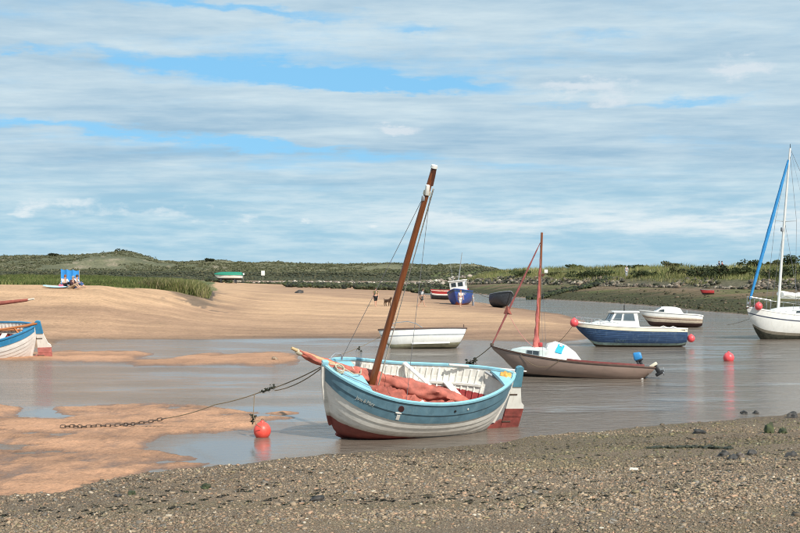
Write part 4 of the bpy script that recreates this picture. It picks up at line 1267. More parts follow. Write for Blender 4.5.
dist = [0.0]
for i in range(1, len(cur)): dist.append(dist[-1] + (cur[i] - cur[i - 1]).length)
lk = None; nlink = int(dist[-1] / .118)
for i in range(nlink):
    d0 = (i + .5) * .118; j = max(1, next(k for k in range(len(dist)) if dist[k] >= d0))
    p = cur[j - 1].lerp(cur[j], (d0 - dist[j - 1]) / max(1e-6, dist[j] - dist[j - 1])); tdir = (cur[j] - cur[j - 1]).normalized()
    if lk is None:
        ring = [Vector((.042 * math.cos(a) + (.032 if math.cos(a) > 0 else -.032), .036 * math.sin(a), 0)) for a in [2 * math.pi * q / 12 for q in range(13)]]
        lk = tube('chain_link', ring, .011, IRON, ch, 6); o = lk
    else:
        o = lk.copy(); COL.objects.link(o); o.parent = ch
    o.location = p - ch.location
    o.rotation_euler = (Matrix.Rotation(0, 3, 'X') @ tdir.to_track_quat('X', 'Z').to_matrix() @ Matrix.Rotation(math.radians(90 * (i % 2) + rnd.uniform(-25, 25)), 3, 'X')).to_euler()


def buoy(name, label, c, r, mat, parts=True, cat='buoy'):
    o = thing(name, label, cat, c)
    V, Q = ball_geo((0, 0, 0), r, 24, 16, (1, 1, 1.03)); mesh('float', V, Q, mat, o, 60)
    V, Q = tube_geo([(0, 0, r * .93), (0, 0, r * 1.12), (0, 0, r * 1.2)], [r * .28, r * .22, r * .12], 10); mesh('eye', V, Q, mat, o, 50)
    ring = [Vector((r * .12 * math.cos(a), 0, r * 1.25 + r * .12 * math.sin(a))) for a in [2 * math.pi * i / 10 for i in range(11)]]
    tube('ring', ring, r * .035, IRON, o, 5)
    return o


g = at(262, 437.2, H * F / (437.2 - HY))
buoy('mooring_buoy', 'large orange red mooring buoy floating in the pool beside the clinker boat', g + Vector((0, .05, .15)), .205, BUOY)
kl = at(254.3, 394, 26.15)
dr = tube('buoy_line', [kl, at(253.8, 406, 26.1), at(253.3, 416, 25.9), at(256, 424.5, 25.7), at(261.5, 429, 25.75) + Vector((0, 0, .03))], .010, ROPE, None, 5)
tag(dr, 'thin line hanging from the mooring rope down to the orange buoy', 'rope')
for k_, (dx, v_) in enumerate(((0, 415.5), (1.0, 417.8), (-1.2, 421))): weed_lump('weed_clump', at(253.0 + dx, v_, 26.0), .06, dr, 40 + k_)

# ------------------------------------------------------------------ the second beach boat, cut by the left edge of the frame
B_LOW = split_mat('white_hull_second_boat', (.30, .10, .08), (.74, .72, .68), -.16, .0, .5, .012, (.33, .30, .24), .3)
B_IN = split_mat('white_inside_second_boat', (.40, .07, .06), (.74, .71, .66), .52, 0, .5, .01, (.40, .34, .25), .25)
B_LOC, B_ROT = (-19.55, 50.0, .12), (math.radians(-21), math.radians(1.5), math.radians(184))
boat2, PB = crab_boat('white clinker boat with bright blue top strakes, only its stern and rudder in view', B_LOC, B_ROT,
                      (BLUE, BLUE, B_LOW, B_IN, PINK_AF, (BLUE, WHITE, PINK_AF)), 1)
boat2.scale = (1.22, 1.22, 1.12)
tube('tiller', [(-2.60, 0, 1.33), (-2.2, .05, 1.25), (-1.25, .1, 1.14)], [.06, .055, .035], WOODO, boat2, 10)
sweep('tiller_strut', [(-1.75, .05, 1.2), (-2.05, .35, .92)], .06, .06, WOODO, boat2)
sweep('side_bench', [(-1.9, -.62, .78), (-1.0, -.82, .70), (0, -.9, .68), (1.2, -.8, .7)], .16, .04, WOODO, boat2)
for x in (-1.55, -.6, .4): tube('bench_post', [(x, -.72, .3), (x, -.74, .70)], .03, WHITE, boat2, 8)
M2 = Matrix.Translation(B_LOC) @ Euler(B_ROT).to_matrix().to_4x4() @ Matrix.Diagonal((1.22, 1.22, 1.12, 1))
i2 = M2.inverted()
yp = [i2 @ at(u_, v_, D_) for u_, v_, D_ in ((34, 298.8, 49.6), (26, 300.2, 49.7), (10, 302, 49.9), (-20, 305.5, 50.2), (-60, 311, 50.6), (-100, 322, 51))]
sl = tube('furled_sail', [yp[0].lerp(yp[1], .7), yp[1], yp[2], yp[3], yp[4], yp[5]], [.045, .06, .075, .10, .13, .15], SAIL_D, boat2, 14)
tube('yard', [yp[0], yp[1], yp[2]], [.035, .042, .042], pmat('pale_spar_end', (.66, .58, .46), .6, .1, 8), sl, 10)
tube('mast', [(1.3, 0, -.3), (.9, 0, 5.8)], [.085, .06], MASTW, boat2, 10)
tube('crutch', [yp[3] - Vector((0, 0, .1)), Vector((yp[3].x, yp[3].y * .5, .3))], .04, WOODO, boat2, 8)


# ------------------------------------------------------------------ moulded boats
def gelcoat_hull(r, P, bands, mats, nt=40, lap=0.0, open_=True, transom=True, name='hull', inner=None):
    """outer skin in coloured bands of s, both sides as one shell, plus transom; bands = [(s_top, material index)...] from keel up"""
    ss = [0.0]; bm_ = []
    lo = 0.0
    for top, mi in bands:
        k = max(1, int(round((top - lo) / .07)))
        for i in range(1, k + 1): ss.append(lo + (top - lo) * i / k); bm_.append(mi)
        lo = top
    V, Fc, fm = [], [], []
    nsv = len(ss)
    lay = (1, -1)
    for sd in lay:
        o = len(V)
        rows = []
        for i in range(nt + 1):
            t = i / nt
            for j, s in enumerate(ss):
                V.append(flip(P(t, s), sd))
        for i in range(nt):
            for j in range(nsv - 1):
                a = o + i * nsv + j
                q = (a, a + nsv, a + nsv + 1, a + 1)
                Fc.append(q if sd < 0 else q[::-1]); fm.append(bm_[j])
    # inner skin
    o = len(V); si = [.25, .5, .75, .9, 1.0]
    for sd in lay:
        o = len(V)
        for i in range(nt + 1):
            t = .02 + .96 * i / nt
            for s in si: V.append(flip(P(t, s) - hull_n(P, t, s) * .035, sd))
        for i in range(nt):
            for j in range(4):
                a = o + i * 5 + j; q = (a, a + 5, a + 6, a + 1)
                Fc.append(q if sd > 0 else q[::-1]); fm.append(len(mats) - 1)
    h = mesh(name, V, Fc, mats, r, 45, fm)
    if transom:
        ring = [P(0, s) for s in ss] + [flip(P(0, s), -1) for s in ss[::-1]]
        back = [p + Vector((-.012, 0, 0)) for p in ring]
        m_ = len(ring)
        V = back + [p + Vector((.03, 0, 0)) for p in ring]
        Vt, Ft = V, []
        # strips so that the bands run on across the transom
        fm2 = []
        for j in range(nsv - 1):
            Ft.append((j, j + 1, m_ - 2 - j, m_ - 1 - j)); fm2.append(bm_[j])
            Ft.append((m_ + j + 1, m_ + j, m_ + m_ - 1 - j, m_ + m_ - 2 - j)); fm2.append(len(mats) - 1)
        Ft.append((nsv - 1, nsv - 1 + m_, m_ + nsv, nsv)); fm2.append(bm_[-1])
        mesh('transom', Vt, Ft, mats, r, 30, fm2)
    return h


def deck(r, P, ta, tb, mat, dz=-.02, camber=.06, name='deck', n=16):
    rings = []
    for i in range(n + 1):
        t = ta + (tb - ta) * i / n; p = P(t, 1.0); y = max(p.y - .02, .006)
        top = [Vector((p.x, y * k, p.z + dz + camber * (1 - k * k))) for k in (1, .6, .25, -.25, -.6, -1)]
        bot = [Vector((p.x, -y, p.z + dz - .03)), Vector((p.x, y, p.z + dz - .03))]
        rings.append(top + bot)
    V, Q = loft_geo(rings); return mesh(name, V, Q, mat, r, 30)


def floor_in(r, P, ta, tb, z, mat, name='sole', n=14):
    rings = []
    for i in range(n + 1):
        t = ta + (tb - ta) * i / n
        lo, hi = 0.0, 1.0
        for _ in range(24):
            m_ = (lo + hi) / 2
            if P(t, m_).z < z: lo = m_
            else: hi = m_
        p = P(t, lo); y = max(p.y - .04, .01); x = P(t, 1).x if False else p.x
        rings.append([Vector((x, y, z)), Vector((x, -y, z)), Vector((x, -y, z - .03)), Vector((x, y, z - .03))])
    V, Q = loft_geo(rings); return mesh(name, V, Q, mat, r, 30)


def pane(name, quad, n, mat, parent, th=.012, frame=None, fw=.03):
    """glass pane in a wall: quad corners in order, outward normal n"""
    q = [Vector(p) for p in quad]; n = Vector(n).normalized(); c = sum(q, Vector()) / len(q)
    o = None
    m_ = len(q)
    if frame:
        out = [p + (p - c).normalized() * fw * 1.3 for p in q]
        V = [p + n * .004 for p in out] + [p + n * (th + .012) for p in out] + [p + n * (th + .012) for p in q] + [p + n * .004 for p in q]
        Fc = [(a * m_ + i, a * m_ + (i + 1) % m_, ((a + 1) % 4) * m_ + (i + 1) % m_, ((a + 1) % 4) * m_ + i) for a in range(4) for i in range(m_)]
        o = mesh('window_frame', V, Fc, frame, parent, 30)
    V = [p + n * .002 for p in q] + [p + n * th for p in q]
    Fc = [tuple(range(m_ - 1, -1, -1)), tuple(range(m_, 2 * m_))] + [(i, (i + 1) % m_, m_ + (i + 1) % m_, m_ + i) for i in range(m_)]
    w = mesh(name, V, Fc, mat, parent, 30)
    return w


def hoop_rail(name, posts, r, mat, rad=.014, top=.45):
    """guard rail: stanchions with a top wire through them, one mesh"""
    g = [tube_geo([p, p + Vector((0, 0, top))], rad, 6) for p in posts]
    g.append(tube_geo([p + Vector((0, 0, top)) for p in posts], rad, 6))
    V, Q = join(*g); return mesh(name, V, Q, mat, r, 50)


def outboard(r, x, y, z, cowl, tilt=0.0, s=1.0):
    rt = Euler((0, tilt, 0)).to_matrix(); o = Vector((x, y, z))
    T = lambda p: o + rt @ (Vector(p) * s)
    def bx(name, c, sz, m_, par, bev):
        V, Q = box_geo(c, sz, bev); return mesh(name, [T(v) for v in V], Q, m_, par, 40)
    lg = bx('outboard_leg', (-.06, 0, -.25), (.14, .09, .62), BLACK, r, .03)
    V, Q = box_geo((0, 0, 0), (.36, .26, .34), .07)
    V = [Vector((v.x * (1 - .5 * max(0, v.z)) - .10 * v.z, v.y * (1 - .6 * max(0, v.z)), v.z + .18 * v.x * (v.z > 0))) + Vector((-.02, 0, .20)) for v in V]
    mesh('outboard_cowl', [T(v) for v in V], Q, cowl, r, 50)
    bx('cowl_base', (-.04, 0, .01), (.34, .24, .06), BLACK, r, .02)
    bx('bracket', (.06, 0, -.02), (.10, .2, .22), DGREY, r, .02)
    bx('cavitation_plate', (-.10, 0, -.52), (.30, .17, .02), BLACK, lg, .005)
    bx('gearcase', (-.07, 0, -.60), (.30, .08, .10), BLACK, lg, .03)
    g = []
    for k in range(3):
        a = 2 * math.pi * k / 3
        g.append(([T((-.24, .02 * math.sin(a), -.60 + .02 * math.cos(a))), T((-.23, .12 * math.sin(a - .4), -.60 + .12 * math.cos(a - .4))), T((-.27, .12 * math.sin(a + .4), -.60 + .12 * math.cos(a + .4)))], [(0, 1, 2)]))
    V, Q = join(*g); mesh('propeller', V, Q, MGREY, lg, 30)


def mooring(label, a, b, rad=.012, drop=.15, weeds=()):
    p = sag(a, b, drop, 12)
    o = tube('mooring_line', p, rad, ROPE, None, 5); tag(o, label, 'rope')
    for f in weeds:
        i = int(f * 12); weed_lump('weed_clump', p[i] - Vector((0, 0, .05)), .14, o, int(f * 100))
    return o


# ---- white open dinghy aground behind the big boat
def dinghy():
    c = G0(422.5, 349); r = thing('dinghy', 'white open dinghy with brown rubbing strake lying at the edge of the sandbar', 'boat', c + Vector((0, .6, .08)), (math.radians(13), math.radians(1.0), math.radians(184)))
    P = hull_fn(4.45, 1.75, .92, .80, .80, -.12, .74, .32, 2.3, 2.2, .8, rf=.45, ra=.42, rise=.25, ea=.62, sharp=1.15)
    under = pmat('cream_green_bottom', (.40, .38, .26), .5, .15, 4, dirt=(.16, .18, .08), dirt_amt=.6)
    gelcoat_hull(r, P, [(.42, 1), (.60, 0), (.74, 0), (.78, 2), (1.0, 0)], [WHITE_GRP, under, MGREY, CREAM])
    for sd in (1, -1): rail('gunwale', P, sd, BROWN, r, .06, .07, .0, .012)
    box('transom_cap', (-2.25, 0, .80), (.06, 1.30, .07), BROWN, r, .015)
    deck(r, P, .80, .995, WHITE_GRP, -.015, .05, 'foredeck')
    for x in (-1.55, -.2): box('thwart', (x, 0, .5), (.3, 1.45, .05), WOODB, r, .01)
    floor_in(r, P, .05, .85, .08, CREAM)
    sweep('spray_rail', [P(t, .44) + hull_n(P, t, .44) * .03 for t in [.18 + .45 * i / 14 for i in range(15)]], .03, .07, WHITE_GRP, r)
    sweep('skeg', [P(t, 0) - Vector((0, 0, .06)) for t in (.03, .15, .3, .5, .7)], .05, .14, under, r, side=(0, 1, 0))
    # folded canopy hoop and the fender lying on the bow
    tube('canopy_hoop', [(1.55, .62, .86), (1.2, .6, 1.1), (.75, .55, 1.24), (.1, .45, 1.22), (-.1, .62, .86)] if False else [(.0, .80, .82), (.35, .72, 1.08), (.75, .55, 1.22), (1.3, .2, 1.24), (1.6, -.1, 1.2)], .02, STEEL, r, 8)
    tube('stern_post', [(-2.12, .5, .8), (-2.12, .5, 1.02)], .025, BROWN, r, 8)
    V, Q = ball_geo((1.72, .1, 1.03), .16, 14, 10, (1.25, .9, .95)); mesh('white_fender', V, Q, WHITE_GRP, r, 60)
    tube('cleat', [(1.35, .1, .93), (1.5, .1, 1.05), (1.62, .1, 1.08)], .025, STEEL, r, 6)
    return r


def G0(u, v): D = H * F / (v - HY); return Vector(((u - 400) / F * D, D, 0))


dinghy()
mooring('thin weedy mooring line running from the white dinghy bow down into the water', G0(384, 347) + Vector((0, .5, .62)), G0(331, 357) + Vector((0, 0, -.03)), .014, .10, (.5,))

# ---- taupe sailing dayboat with the red wrapped mast
def dayboat():
    yaw = math.radians(180 - 13)
    c = G0(571, 376.5)
    r = thing('sailing_dayboat', 'taupe hulled small sailboat with white cabin and red sail wrapped round its mast', 'boat', c + Vector((0, 0, .22)), (math.radians(5), math.radians(-2.6), yaw))
    L = 6.1
    P = hull_fn(L, 1.9, .72, .30, .30, -.34, .42, .42, 2.3, 2.1, .8, rf=.95, ra=.55, rise=.42, ea=.8, sharp=1.2, sm=.30)
    taupe = pmat('taupe_hull_paint', (.26, .185, .15), .4, .08, 3, dirt=(.2, .15, .12), dirt_amt=.4, stretch=(.5, .5, 3))
    boot = pmat('dark_boot_top', (.045, .035, .03), .6, .2, 6)
    gelcoat_hull(r, P, [(.36, 1), (.97, 0), (1.0, 2)], [taupe, boot, BROWN, CREAM])
    redrail = pmat('red_brown_rail', (.20, .05, .045), .5, .15, 6)
    for sd in (1, -1): rail('gunwale', P, sd, BROWN, r, .05, .05, .01, .01); rail('coaming', P, sd, redrail, r, .05, .08, .06, -.10, .06, .52)
    pale = pmat('pale_green_deck', (.62, .68, .64), .4, .06, 4, dirt=(.45, .47, .42), dirt_amt=.3)
    deck(r, P, .50, .995, pale, -.01, .05, 'foredeck'); deck(r, P, .004, .10, taupe, -.01, .03, 'afterdeck')
    floor_in(r, P, .08, .52, .0, CREAM)
    box('thwart', (-1.5, 0, .20), (.3, 1.5, .05), WOODB, r, .01)
    # cabin: low trunk with rounded ends
    rings = []
    for x, hw, z in ((2.30, .16, .02), (2.22, .24, .10), (1.85, .42, .25), (1.35, .58, .34), (.95, .64, .38), (.72, .66, .38)):
        t = (x + L / 2) / L; b = P(t, 1).z - .03
        rings.append([Vector((x, hw * 1.06, b)), Vector((x, hw, b + z * .8)), Vector((x, hw * .8, b + z)), Vector((x, 0, b + z + .05)), Vector((x, -hw * .8, b + z)), Vector((x, -hw, b + z * .8)), Vector((x, -hw * 1.06, b))])
    V, Q = loft_geo(rings); cab = mesh('cabin', V, Q, pale, r, 35)
    for sd in (1, -1):
        for xa, xb in ((1.62, .1 + 1.32), (1.39, 1.17)):
            def cp(x, f):
                t = (x + L / 2) / L; b = P(t, 1).z - .03; hw = np.interp(x, [.72, .95, 1.35, 1.85], [.66, .64, .58, .42]); z = np.interp(x, [.72, .95, 1.35, 1.85], [.38, .38, .34, .25])
                return Vector((x, sd * (hw * 1.06 * (1 - f) + hw * f), b + z * .8 * f))
            pane('window', [cp(xa, .32), cp(xb, .32), cp(xb, .82), cp(xa, .82)], (.1, sd, .05), GLASS, cab, .012, frame=MGREY, fw=.02)
    # canvas hood over the companionway with a blue panel
    rings = []
    HX = (.98, .90, .60, .24, -.06, -.30)
    for x, hw, zt in ((.98, .62, .34), (.90, .68, .58), (.60, .72, .70), (.24, .75, .62), (-.06, .74, .42), (-.30, .70, .12)):
        t = (x + L / 2) / L; b = P(t, 1).z
        rr = []
        for a in np.linspace(0, math.pi, 13):
            wob = 1 + .03 * math.sin(a * 7 + x * 9)
            rr.append(Vector((x + .05 * math.sin(a * 5), hw * wob * (abs(math.cos(a)) ** .7) * (1 if math.cos(a) > 0 else -1), b - .02 + zt * wob * math.sin(a) ** .75)))
        rings.append(rr)
    V, Q = loft_geo(rings); hood = mesh('canvas_hood', V, Q, CLOTHW, r, 60)
    def hp(x, a):
        i = max(k for k in range(len(rings) - 1) if HX[k] >= x) if x < .97 else 0
        xa, xb = HX[i], HX[i + 1]
        f = (x - xa) / (xb - xa); j = a / math.pi * 12; j0 = int(j); g = j - j0
        q = lambda rg: rg[j0].lerp(rg[min(j0 + 1, 12)], g)
        return q(rings[i]).lerp(q(rings[i + 1]), f)
    def hpatch(name, x0, x1, a0, a1, mat, d):
        n = 5; V = []
        for i in range(n):
            for j in range(n):
                p = hp(x0 + (x1 - x0) * i / (n - 1), a0 + (a1 - a0) * j / (n - 1)); V.append(p + Vector((0, d, d * .7)))
        V2 = [v + Vector((0, -.01, -.007)) for v in V]
        Q = [(i * n + j, i * n + j + 1, i * n + n + j + 1, i * n + n + j) for i in range(n - 1) for j in range(n - 1)]
        return mesh(name, V + V2, Q + [tuple(k + n * n for k in q) for q in Q], mat, hood, 60)
    hpatch('blue_panel', .52, .28, .30, 1.0, CYAN, .022); hpatch('pale_badge', .46, .36, .78, .93, pmat('pale_badge_print', (.55, .68, .62), .7, .1, 20), .034)
    # mast with the sail wrapped round it
    mb = Vector((1.30, 0, .60))
    mast = tube('mast', [mb + Vector((0, 0, -.9)), mb + Vector((.02, 0, 2.0)), mb + Vector((.06, .0, 4.54))], [.06, .055, .042], MASTW, r, 10)
    N = 40; pts = [mb + Vector((.05 + .006 * math.sin(i), 0, .12 + 3.45 * i / N)) for i in range(N + 1)]
    rr = [(.19 - .5 * (i / N - .02) if i < 5 else .115 - .065 * (i / N)) * (1 + .06 * math.sin(i * 1.7) + .05 * math.sin(i * 3.1)) for i in range(N + 1)]
    rr = [max(.03, q * .78) for q in rr]
    V, Q = tube_geo(pts, rr, 14)
    for k, v in enumerate(V):
        i, a = divmod(k, 14); cc = pts[i]; f = 1 + .16 * math.sin(a * 2 * math.pi / 14 * 3 + i * .7); V[k] = cc + (v - cc) * f
    mesh('wrapped_sail', V, Q, pmat('faded_red_sail', (.47, .125, .105), .85, .18, 7, .4, 22), mast, 60)
    box('gooseneck', mb + Vector((-.13, .05, .30)), (.16, .10, .16), REDP, mast, .03)
    sweep('masthead_strap', [mb + Vector((-.1, 0, 2.9)), mb + Vector((-.03, 0, 2.95))], .05, .12, MASTD, mast)
    # rolled jib on the forestay
    bow = P(1, 1) + Vector((-.03, 0, .05)); hd = mb + Vector((.10, 0, 4.15))
    jp = [bow.lerp(hd, i / 24) for i in range(25)]
    jib = tube('rolled_jib', jp, [(.016 + .024 * math.sin(math.pi * min(1, i / 24 + .05)) ** .6) * (1 + .15 * math.sin(i * 2.1)) for i in range(25)], pmat('dark_red_jib', (.25, .07, .065), .85, .2, 8, .3, 25), r, 9)
    p = bow.lerp(hd, .30); V, Q = loft_geo([[p + Vector((.02, -.03, .32)), p + Vector((-.05, .03, .32)), p + Vector((-.02, .0, .34))], [p + Vector((.12, -.05, .02)), p + Vector((-.22, .05, .0)), p + Vector((-.08, .09, .06))]])
    mesh('jib_clew', V, Q, SAIL_D, jib, 40)
    tube('furling_drum', [bow + Vector((0, 0, -.02)), bow + Vector((0, 0, .07))], [.07, .06], IRON, r, 10)
    tube('jib_sheet', sag(p + Vector((-.1, .02, .0)), Vector((1.0, .5, .66)), .28, 10), .010, pmat('pink_sheet_rope', (.55, .22, .2), .9, .1, 30), r, 5)
    for y in (.8, -.8): tube('shroud', [hd + Vector((0, 0, -.1)), Vector((1.0, y, .46))], .005, WIRE, r, 4)
    tube('hull_line', sag(P(.80, .98) + Vector((0, .04, 0)), P(.56, 1.0) + Vector((0, .04, 0)), .36, 14), .010, ROPE, r, 5)
    outboard(r, -2.45, .40, .52, pmat('blue_engine_cowl', (.03, .22, .50), .35, .1, 6, dirt=(.2, .35, .5), dirt_amt=.3), math.radians(22), .85)
    # tilted lower unit hanging off the stern
    lower = Matrix.Rotation(math.radians(-62), 3, 'Y')
    o0 = Vector((-2.98, .12, .30))
    for nm_, cc, sz, m_, bv in (('stern_bracket', (0, 0, .10), (.30, .36, .12), CREAM, .03), ('drive_leg', (-.16, 0, -.06), (.16, .12, .34), BLACK, .04), ('drive_gearcase', (-.24, 0, -.18), (.34, .12, .13), BLACK, .04)):
        V, Q = box_geo(cc, sz, bv, (0, math.radians(35), 0)); mesh(nm_, [v + o0 for v in V], Q, m_, r, 40)
    V, Q = join(*[box_geo((-.38, .10 * math.sin(a), -.14 + .10 * math.cos(a)), (.03, .08, .16), .01, (a, .3, 0)) for a in (0, 2.1, 4.2)]); mesh('propeller', [v + o0 for v in V], Q, MGREY, r, 40)
    tube('transom_eye', [P(.02, .35) + Vector((-.05, .04, 0)), P(.02, .35) + Vector((-.12, .05, .02))], .05, WHITE_GRP, r, 8)
    return r, P


DB, DP = dayboat()
bpy.context.view_layer.update()
mooring('weedy mooring line from the taupe sailboat bow slanting down to the left into the water', DB.matrix_world @ (DP(1, 1)), G0(455, 366.5) + Vector((0, 0, -.05)), .016, .12, (.55, .66))


# ---- blue fishing boat with the white wheelhouse
def cabin_cruiser():
    yaw = math.radians(180 + 3)
    c = G0(632, 347.2)
    r = thing('cabin_boat', 'blue clinker sided motor boat with white wheelhouse and red buoy on its bow', 'boat', c + Vector((0, .8, .16)), (math.radians(2), math.radians(-.5), yaw))
    L = 5.75
    P = hull_fn(L, 2.1, 1.05, .80, .76, -.20, .80, .34, 2.2, 2.2, .8, rf=.95, ra=0.0, rise=.3, ea=.6, sharp=1.15, sm=.25)
    aqua = pmat('pale_green_boot_top', (.28, .38, .34), .5, .2, 5, dirt=(.16, .14, .08), dirt_amt=.7)
    under = pmat('brown_waterline', (.11, .09, .06), .7, .3, 6)
    for sd in (1, -1):
        rows = [(.0, .30, under), (.30, .44, aqua)] + [(.44 + .065 * k, .44 + .065 * (k + 1), NAVY) for k in range(7)]
        for a, b, m_ in rows:
            strake('strake', P, a, b, sd, m_, CREAM, r, nt=26, over=.018)
        strake('sheer_strake', P, .895, 1.0, sd, CREAM, CREAM, r, nt=26, over=.035)
        rail('gunwale', P, sd, WHITE_GRP, r, .10, .06, .03, -.02)
    ring = [P(0, s / 10) for s in range(11)]
    for (sa, sb_, m_, nm_) in ((0, .30, under, 'transom_foot'), (.30, .44, aqua, 'transom_stripe'), (.44, .895, NAVY, 'transom'), (.895, 1.0, CREAM, 'transom_cap')):
        pts = [P(0, sa + (sb_ - sa) * i / 5) for i in range(6)]
        out = [Vector((p.x - .01, p.y, p.z)) for p in pts] + [Vector((p.x - .01, -p.y, p.z)) for p in pts[::-1]]
        V = out + [p + Vector((.045, 0, 0)) for p in out]; n = len(out)
        mesh(nm_, V, [tuple(range(n)), tuple(range(2 * n - 1, n - 1, -1))] + [(i, (i + 1) % n, n + (i + 1) % n, n + i) for i in range(n)], m_, r, 30)
    sweep('stem', [P(1, s / 8) + Vector((.015, 0, 0)) for s in range(9)], .05, .07, NAVY, r, side=(0, 1, 0))
    deck(r, P, .62, .992, WHITE_GRP, .01, .09, 'foredeck'); floor_in(r, P, .02, .66, .34, PLANK)
    for sd in (1, -1):
        V, Q = box_geo((-1.6, sd * .86, .74), (2.3, .22, .03), .008); mesh('side_deck', V, Q, CREAM, r, 30)
    box('engine_box', (-1.15, 0, .58), (.9, .7, .60), pmat('tan_engine_box', (.30, .19, .12), .6, .15, 6), r, .04)
    # low forward cabin and the wheelhouse
    rings = []
    for x, hw, z in ((2.15, .22, .02), (2.0, .32, .10), (1.5, .52, .22), (1.0, .64, .28)):
        t = (x + L / 2) / L; b = P(t, 1).z - .01
        rings.append([Vector((x, hw * 1.1, b)), Vector((x, hw, b + z * .8)), Vector((x, hw * .7, b + z)), Vector((x, 0, b + z + .04)), Vector((x, -hw * .7, b + z)), Vector((x, -hw, b + z * .8)), Vector((x, -hw * 1.1, b))])
    V, Q = loft_geo(rings); mesh('fore_cabin', V, Q, WHITE_GRP, r, 35)
    def wall(x, y, f): pass
    # wheelhouse: side walls, raked front, open back, roof with an overhang
    zb, zt = .82, 1.60
    xf0, xf1, xb0, xb1, hw = 1.30, .88, -.40, -.28, .72
    ring0 = [Vector((xf0, hw * .86, zb)), Vector((xb0, hw, zb - .05)), Vector((xb0, -hw, zb - .05)), Vector((xf0, -hw * .86, zb))]
    ring1 = [Vector((xf1, hw * .78, zt)), Vector((xb1, hw * .90, zt)), Vector((xb1, -hw * .90, zt)), Vector((xf1, -hw * .78, zt))]
    V, Q = loft_geo([ring0, ring1]); wh = mesh('wheelhouse', V, Q, WHITE_GRP, r, 30)
    roof = []
    for x, w_ in ((1.0, .50), (.94, .62), (.3, .68), (-.38, .70), (-.42, .62)):
        roof.append([Vector((x, w_, zt + .0)), Vector((x, w_, zt + .05)), Vector((x, w_ * .6, zt + .10)), Vector((x, -w_ * .6, zt + .10)), Vector((x, -w_, zt + .05)), Vector((x, -w_, zt + .0))])
    V, Q = loft_geo(roof); mesh('roof', V, Q, WHITE_GRP, wh, 35)
    for sd in (1, -1):
        def wp(fx, fz):
            a = Vector((xf0 + (xb0 - xf0) * fx, sd * (hw * .86 + hw * .14 * fx), zb - .05 * fx)); b = Vector((xf1 + (xb1 - xf1) * fx, sd * (hw * .78 + hw * .12 * fx), zt))
            return a.lerp(b, fz)
        n = (wp(1, 0) - wp(0, 0)).cross(wp(0, 1) - wp(0, 0)); n = n if n.y * sd > 0 else -n
        pane('window', [wp(.08, .50), wp(.36, .50), wp(.34, .92), wp(.10, .92)], n, GLASSL, wh, .012, frame=MGREY, fw=.018)
        pane('window', [wp(.45, .50), wp(.86, .50), wp(.82, .92), wp(.44, .92)], n, GLASSL, wh, .012, frame=MGREY, fw=.018)
    def fp(fy, fz):
        a = ring0[0].lerp(ring0[3], fy); b = ring1[0].lerp(ring1[3], fy); return a.lerp(b, fz)
    for fa, fb in ((.05, .47), (.53, .95)):
        n = (fp(1, 0) - fp(0, 0)).cross(fp(0, 1) - fp(0, 0)); n = n if n.x > 0 else -n
        pane('windscreen', [fp(fa, .45), fp(fb, .45), fp(fb, .93), fp(fa, .93)], n, GLASS, wh, .012, frame=MGREY, fw=.018)
    def bp(fy, fz): return ring0[1].lerp(ring0[2], fy).lerp(ring1[1].lerp(ring1[2], fy), fz)
    pane('doorway', [bp(.30, .02), bp(.70, .02), bp(.70, .9), bp(.30, .9)], (-1, 0, 0), GLASS, wh, .012, frame=MGREY, fw=.02)
    for y in (.25, -.25): box('vent', (xb1 - .02, y * 2.2, 1.40), (.03, .05, .07), BLACK, wh, .006)
    tube('mast_light', [(.25, 0, zt + .08), (.25, 0, zt + .40)], [.022, .018], BLACK, wh, 8)
    tube('aerial', [(.25, .1, zt + .08), (.25, .1, zt + .75)], [.008, .005], BLACK, wh, 5)
    # pulpit rail
    for sd in (1, -1):
        posts = [P(t, 1.0) + Vector((0, -.08 if t < .97 else 0, .03)) for t in (.985, .93, .86, .79)]
        posts = [flip(p, sd) for p in posts]
        hoop_rail('pulpit_rail', posts, r, STEEL, .016, .30)
        rail2 = [flip(P(t, 1.0) + Vector((0, -.06, .18 - .0)), sd) for t in (.60, .66, .72, .79)]
        rail2[0].z += .25; rail2[1].z += .22; rail2[2].z += .15
        tube('grab_rail', rail2, .014, STEEL, r, 6)
    for sd in (1, -1): tube('stern_cleat', [(-2.3, sd * .9, .83), (-2.1, sd * .85, .90), (-1.9, sd * .9, .83)], .02, WHITE_GRP, r, 6)
    # faint weathered number on the bow planking
    p0, p1 = P(.66, .50), P(.52, .50); ex = (p1 - p0).normalized(); nz = hull_n(P, .6, .52); ey = nz.cross(ex).normalized(); nz = ex.cross(ey); p0 = p0 + nz * .045
    text_mesh('hull_number', 'LN 41', .22, pmat('faded_hull_number', (.10, .17, .20), .6, .3, 15), r, Matrix(((ex.x, ey.x, nz.x, p0.x), (ex.y, ey.y, nz.y, p0.y), (ex.z, ey.z, nz.z, p0.z), (0, 0, 0, 1))))
    return r, P


CB, CP = cabin_cruiser()
bpy.context.view_layer.update()
wb = CB.matrix_world @ CP(1, 1)
buoy('bow_buoy', 'red buoy hanging at the bow of the blue motor boat', wb + Vector((-.06, -.22, .02)), .22, BUOYP, cat='buoy')
ws = CB.matrix_world @ Vector((-2.95, .55, .36))
buoy('stern_fender', 'red buoy hanging at the stern of the blue motor boat', ws + Vector((.18, -.05, -.08)), .20, BUOYP)
mooring('thin mooring line from the bow of the blue motor boat to the channel bed', wb, G0(556, 343) + Vector((0, 0, -.05)), .012, .1)


